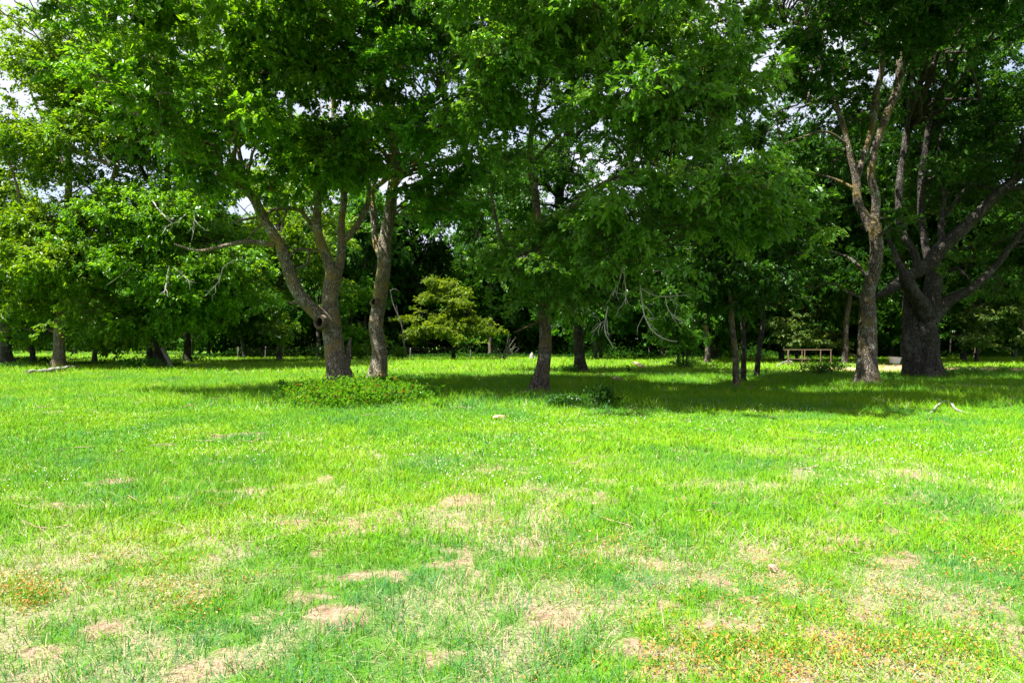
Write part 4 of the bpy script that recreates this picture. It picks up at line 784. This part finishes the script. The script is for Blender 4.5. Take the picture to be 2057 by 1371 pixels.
fallen('fallen_branch', 'thin pale fallen stick lying nearest the bramble side of the left grass', [(405, 738, .04, .04), (420, 737, .06, .05), (436, 736, .04, .03)])
fallen('fallen_log', 'light brown fallen log in the sunlit strip behind the shade', [(1275, 733, .16, .11), (1285, 738, .14, .1), (1296, 741, .06, .06)], BROWNLOG, 'log')
fallen('fallen_log', 'short brown log lying in the shaded grass', [(1232, 764, .08, .06), (1242, 766, .1, .07), (1251, 767, .06, .04)], BROWNLOG, 'log')
fallen('fallen_branch', 'bleached fallen branch poking into the left side of the rusty frame', [(1560, 737, .05, .05), (1572, 733, .16, .06), (1584, 731, .2, .06), (1592, 731, .16, .04)])
def twigs():
    mb = MB(); g = np.random.default_rng(45); n = 260; P = []; R = []
    for k in range(n):
        y = g.uniform(15, 44) if k > 60 else g.uniform(5, 15); x = g.uniform(-.75, .85) * y; a = g.uniform(0, 2 * PI); L = g.uniform(.08, .3) * (1 + y / 18); t = np.linspace(-.5, .5, 4)
        px_, py_ = x + math.cos(a) * L * t + g.normal(0, .04 * L, 4), y + math.sin(a) * L * t + g.normal(0, .04 * L, 4)
        P.append(np.stack([px_, py_, gz(px_, py_) + .02 + np.abs(g.normal(0, .03, 4))], 1)); R.append(np.linspace(.5, 1, 4) * g.uniform(.003, .006) * (1 + y / 15))
    tubes(mb, P, R, 5); tag(mb.build('twigs', BROWNLOG), 'small dead twigs littered through the grass', 'twigs', None, 'stuff')
twigs()
def leaning():
    d = 41.; r = empty('leaning_limb', gnd(345, 738)); tag(r, 'broken dead limb with a white end propped against the twin-stemmed tree', 'branch'); b = np.array(r.location)
    mb = MB(); q = resample([(*(at(x, y, dd) - b), w * .5 / F * d) for x, y, dd, w in [(346, 741, 40.5, 5), (338, 722, 41, 8), (329, 705, 41.5, 8), (322, 690, 42, 7), (316, 672, 42.2, 5)]], .1); tubes(mb, q[None, :, :3], q[None, :, 3], 9, 0, .12)
    mb.build('main_stem', DEAD, r)
leaning()
def sticks():   # dead brush at the edge right of the yellow-green tree
    d = 60.; b = at(1010, 716, d); b[2] = 0; r = empty('dead_bush', b); tag(r, 'bare pale tangle of dead twigs right of the yellow-green tree', 'dead bush'); g = np.random.default_rng(8)
    mb = MB()
    for k in range(16):
        a = g.uniform(0, 2 * PI); L = g.uniform(1., 2.4); e = np.array([math.cos(a) * L * .8, math.sin(a) * .5, g.uniform(.6, 2.2)]); t = np.linspace(0, 1, 6)[:, None]; p = e * t + g.normal(0, .08, (6, 3)) * (t > 0); tubes(mb, p[None], np.linspace(.04, .012, 6)[None], 5)
    mb.build('twigs', POST, r)
    d = 58.; b = at(800, 716, d); b[2] = 0; r = empty('dead_tree', b); tag(r, 'bleached broken dead tree beside the straight brown trunk', 'dead tree')
    mb = MB()
    for l in ([(815, 718, 0, 4), (812, 690, 0, 4), (806, 650, 0, 3.5), (790, 610, 0, 3), (784, 582, 0, 2)], [(784, 584, 0, 2.5), (792, 580, 0, 2), (800, 584, 0, 1.5)], [(806, 650, 0, 3), (800, 632, 0, 2), (796, 612, 0, 1.5)]):
        q = resample([(p[0] - b[0], p[1] - b[1], p[2], p[3]) for p in limb(d, *l)], .2); tubes(mb, q[None, :, :3], q[None, :, 3] * .75, 7, 0, .1)
    mb.build('trunk', BARK['grey'], r)
    c = gnd(1068, 717); r = empty('stump', (c[0], 62., 0)); r.location.x = (1068 - CX) / F * 62; tag(r, 'small pale broken stump at the forest edge left of the speckled trunk', 'stump')
    mb = MB(); tubes(mb, np.array([[(0, 0, -.1), (0, 0, .2), (.03, 0, .42), (.05, 0, .62)]]), np.array([[.22, .17, .14, .04]]), 10, 0, .2, .3); tubes(mb, np.array([[(.3, 0, -.1), (.3, 0, .1), (.32, 0, .28)]]), np.array([[.13, .12, .03]]), 8, 0, .2); mb.build('main_stem', DEAD, r)
sticks()

# ------------------------------------------------------------------ stones
def lump(name, label, px, py, size, mat, seed, rot=0., cat='rock', sink=.2):
    b = gnd(px, py); g = np.random.default_rng(seed); nu, nv = 24, 14
    u, v = np.meshgrid(np.arange(nu) / nu * 2 * PI, np.linspace(0, PI, nv)); D = np.stack([np.cos(u) * np.sin(v), np.sin(u) * np.sin(v), np.cos(v)], -1).reshape(-1, 3)
    r = 1 + .55 * (vn3(D * 1.6 + seed, seed) - .5) + .3 * (vn3(D * 4 + seed, seed + 2) - .5)
    for k in range(7):                                                # flat broken faces
        n = unit(g.normal(size=3)); r = np.minimum(r, .78 / np.maximum(D @ n, .05))
    V = D * r[:, None] * np.asarray(size); c, s = math.cos(rot), math.sin(rot); V[:, 0], V[:, 2] = V[:, 0] * c + V[:, 2] * s, -V[:, 0] * s + V[:, 2] * c
    V[:, 2] += size[2] * (1 - 2 * sink) ; i = np.arange(nu * nv).reshape(nv, nu); j = np.roll(i, -1, 1); mb = MB()
    mb.add(V, np.stack([i[:-1], i[1:], j[1:], j[:-1]], -1).reshape(-1, 4), .5)
    o = mb.build(name, mat, None, (b[0], b[1], float(gz(b[0], b[1])))); tag(o, label, cat); return o
STONE = plain_mat('brown_stone', (.20, .12, .08), (.42, .29, .21), 30, .9, bump=.5)
CLOD = plain_mat('tan_clod', (.26, .17, .09), (.46, .33, .19), 14, .95, bump=.6)
lump('rock', 'reddish brown rock lying alone in the sunny grass', 1558, 1148, (.065, .04, .03), STONE, 8, .6)
lump('dirt_clod', 'tan earth clod in front of the shade edge', 1003, 842, (.13, .09, .07), CLOD, 4, 0, 'dirt clod')

# ------------------------------------------------------------------ rusty frame, tub, fence
RUST = plain_mat('rusty_iron', (.10, .055, .032), (.21, .14, .09), 9, .8, .2, .3)
def rusty_frame():
    d = 43.; s = d / F; x0 = (1583 - CX) * s; b = np.array([x0, d, 0.]); r = empty('metal_frame', b); tag(r, 'rusty open box frame of thin metal bars on the grass', 'metal frame')
    Hh = 1.08; Lg = (1670 - 1583) * s; D = .75
    def bar(name, p, q, w):
        p = np.array(p, float); q = np.array(q, float); t = unit(q - p); u = unit(np.cross(t, [0, 1., .01])); v = np.cross(t, u); mb = MB()
        V = [e + u * a * w + v * c * w for e in (p, q) for a, c in ((-.5, -.5), (.5, -.5), (.5, .5), (-.5, .5))]
        mb.add(V, [(0, 1, 5, 4), (1, 2, 6, 5), (2, 3, 7, 6), (3, 0, 4, 7), (0, 3, 2, 1), (4, 5, 6, 7)]); mb.build(name, RUST, r)
    for x, y in ((.03, 0), (1.05, 0), (Lg - .03, 0), (.28, D), (Lg - .34, D), (1.2, D)): bar('post', (x, y, -.05), (x, y, Hh - .021), .04)
    for y in (0, D): bar('rail', (-.02, y, Hh), (Lg + .02, y, Hh), .04)
    for x in (.03, Lg - .03): bar('end_rail', (x, .03, Hh - .003), (x, D - .03, Hh - .003), .034)
    bar('mid_rail', (-.04, -.045, .50), (1.42, -.045, .50), .045); bar('lower_rail', (-.02, -.045, .17), (1.3, -.045, .17), .045); bar('lower_rail', (Lg - .8, -.045, .14), (Lg + .02, -.045, .14), .04)
rusty_frame()
TUBM = plain_mat('white_enamel', (.62, .64, .68), (.8, .82, .84), 3, .4, 0, .05)
def tub():
    d = 47.; b = at(1797, 0, d); b[2] = .0; prof = [(.0, .02), (.25, .0), (.29, .02)]
    for k in range(6):
        z = .05 + k * .06; prof += [(.295 + .1 * z / .45 + .008, z), (.295 + .1 * z / .45 - .004, z + .03)]
    prof += [(.395, .43), (.44, .44), (.445, .46), (.40, .465), (.375, .45), (.27, .06), (0, .05)]; s = 36
    a = np.arange(s) / s * 2 * PI; V = np.array([[(math.cos(t) * p * 1.0, math.sin(t) * p, z) for t in a] for p, z in prof]); i = np.arange(len(prof) * s).reshape(-1, s); j = np.roll(i, -1, 1); mb = MB()
    mb.add(V, np.stack([i[:-1], j[:-1], j[1:], i[1:]], -1).reshape(-1, 4), .5, 0, True)
    o = mb.build('wash_tub', TUBM, None, b); o.rotation_euler = (.0, .1, .2); o.location.z = .06; tag(o, 'white ribbed tub standing tilted on the red soil by the old tree', 'tub')
tub()
def fence():
    d = 63.; r = empty('wire_fence', at(690, 0, d) * [1, 1, 0]); tag(r, 'old wire fence with thin weathered posts along the forest edge', 'fence'); b = np.array(r.location)
    xs = [478, 533, 643, 738, 824, 945]; tops = []
    for k, px in enumerate(xs):
        p = at(px, 0, d + .3 * math.sin(k)) - b; p[2] = 0; mb = MB(); h = 1.1 + .15 * math.sin(k * 3); tubes(mb, np.array([[p + [0, 0, -.1], p + [.01, 0, h * .5], p + [.03, 0, h], p + [.03, 0, h + .01]]]), np.array([[.055, .05, .045, .005]]), 8, 0, .1); mb.build('post', POST, r); tops.append(p)
    for z in (.5, .8, 1.0):
        mb = MB(); q = np.array([t + [0, -.08, z] for t in tops]); m = []
        for a_, c_ in zip(q[:-1], q[1:]): m += [a_, (a_ + c_) / 2 - [0, 0, .03]]
        tubes(mb, np.array(m + [q[-1]])[None], np.full((1, 2 * len(q) - 1), .004), 4); mb.build('wire', BARK['dark'], r)
    p = tops[2]; mb = MB(); tubes(mb, np.array([[p + [.1, -.2, .38], p + [.5, -.2, .33], p + [1.1, -.2, .34]]]), np.array([[.05, .055, .05]]), 8, 0, .1); o = mb.build('rail', DEAD, r)
fence()

# ------------------------------------------------------------------ light, sky, camera
SUN_EL, SUN_AZ = math.radians(61), math.radians(-124)          # azimuth from +Y towards +X: left and slightly behind the camera
w = bpy.data.worlds.new('World'); bpy.context.scene.world = w; w.use_nodes = True; nt = w.node_tree; nt.nodes.clear(); lk = nt.links.new
nd = lambda t, **kw: _node(nt, t, kw)
sky = nd('ShaderNodeTexSky', sky_type='NISHITA', sun_disc=False, sun_elevation=SUN_EL, sun_rotation=SUN_AZ, altitude=150., air_density=1., dust_density=1.5, ozone_density=1.)
tc = nd('ShaderNodeTexCoord'); mp = nd('ShaderNodeMapping'); mp.inputs['Scale'].default_value = (1.6, 1.6, 4.); lk(tc.outputs['Generated'], mp.inputs[0])
nz = nd('ShaderNodeTexNoise'); nz.inputs['Scale'].default_value = 1.7; nz.inputs['Detail'].default_value = 8; nz.inputs['Roughness'].default_value = .55; lk(mp.outputs[0], nz.inputs['Vector'])
cr = ramp(nd, [(.34, (.25, .25, .25)), (.6, (1, 1, 1))]); lk(nz.outputs[0], cr.inputs[0])
mx = nd('ShaderNodeMix', data_type='RGBA'); lk(cr.outputs[0], mx.inputs[0]); lk(sky.outputs[0], mx.inputs[6]); mx.inputs[7].default_value = (4.6, 4.7, 5.4, 1)
bg = nd('ShaderNodeBackground'); bg.inputs['Strength'].default_value = .058; lk(mx.outputs[2], bg.inputs['Color'])
ow = nd('ShaderNodeOutputWorld'); lk(bg.outputs[0], ow.inputs[0])
sl = bpy.data.lights.new('sun', 'SUN'); sl.energy = 5.0; sl.angle = math.radians(.6); sl.color = (1, .97, .91)
so = link(bpy.data.objects.new('sun', sl))
sd = np.array([math.sin(SUN_AZ) * math.cos(SUN_EL), math.cos(SUN_AZ) * math.cos(SUN_EL), math.sin(SUN_EL)])
from mathutils import Vector
so.rotation_euler = Vector(sd).to_track_quat('Z', 'Y').to_euler(); so.location = Vector(sd) * 60

cam = bpy.data.cameras.new('camera'); cam.sensor_width = 36; cam.lens = 36 * F / 2057; cam.clip_end = 3000; cam.clip_start = .05
co = link(bpy.data.objects.new('camera', cam)); co.location = (0, 0, H); co.rotation_euler = (PI / 2, 0, 0)
sc = bpy.context.scene; sc.camera = co
sc.view_settings.view_transform = 'Standard'; sc.view_settings.look = 'None'; sc.view_settings.exposure = 2.0; sc.view_settings.gamma = 1
c = sc.cycles; c.max_bounces = 6; c.diffuse_bounces = 3; c.glossy_bounces = 2; c.transmission_bounces = 4; c.transparent_max_bounces = 4; c.use_denoising = True; c.denoising_prefilter = 'NONE'; c.caustics_reflective = False; c.caustics_refractive = False
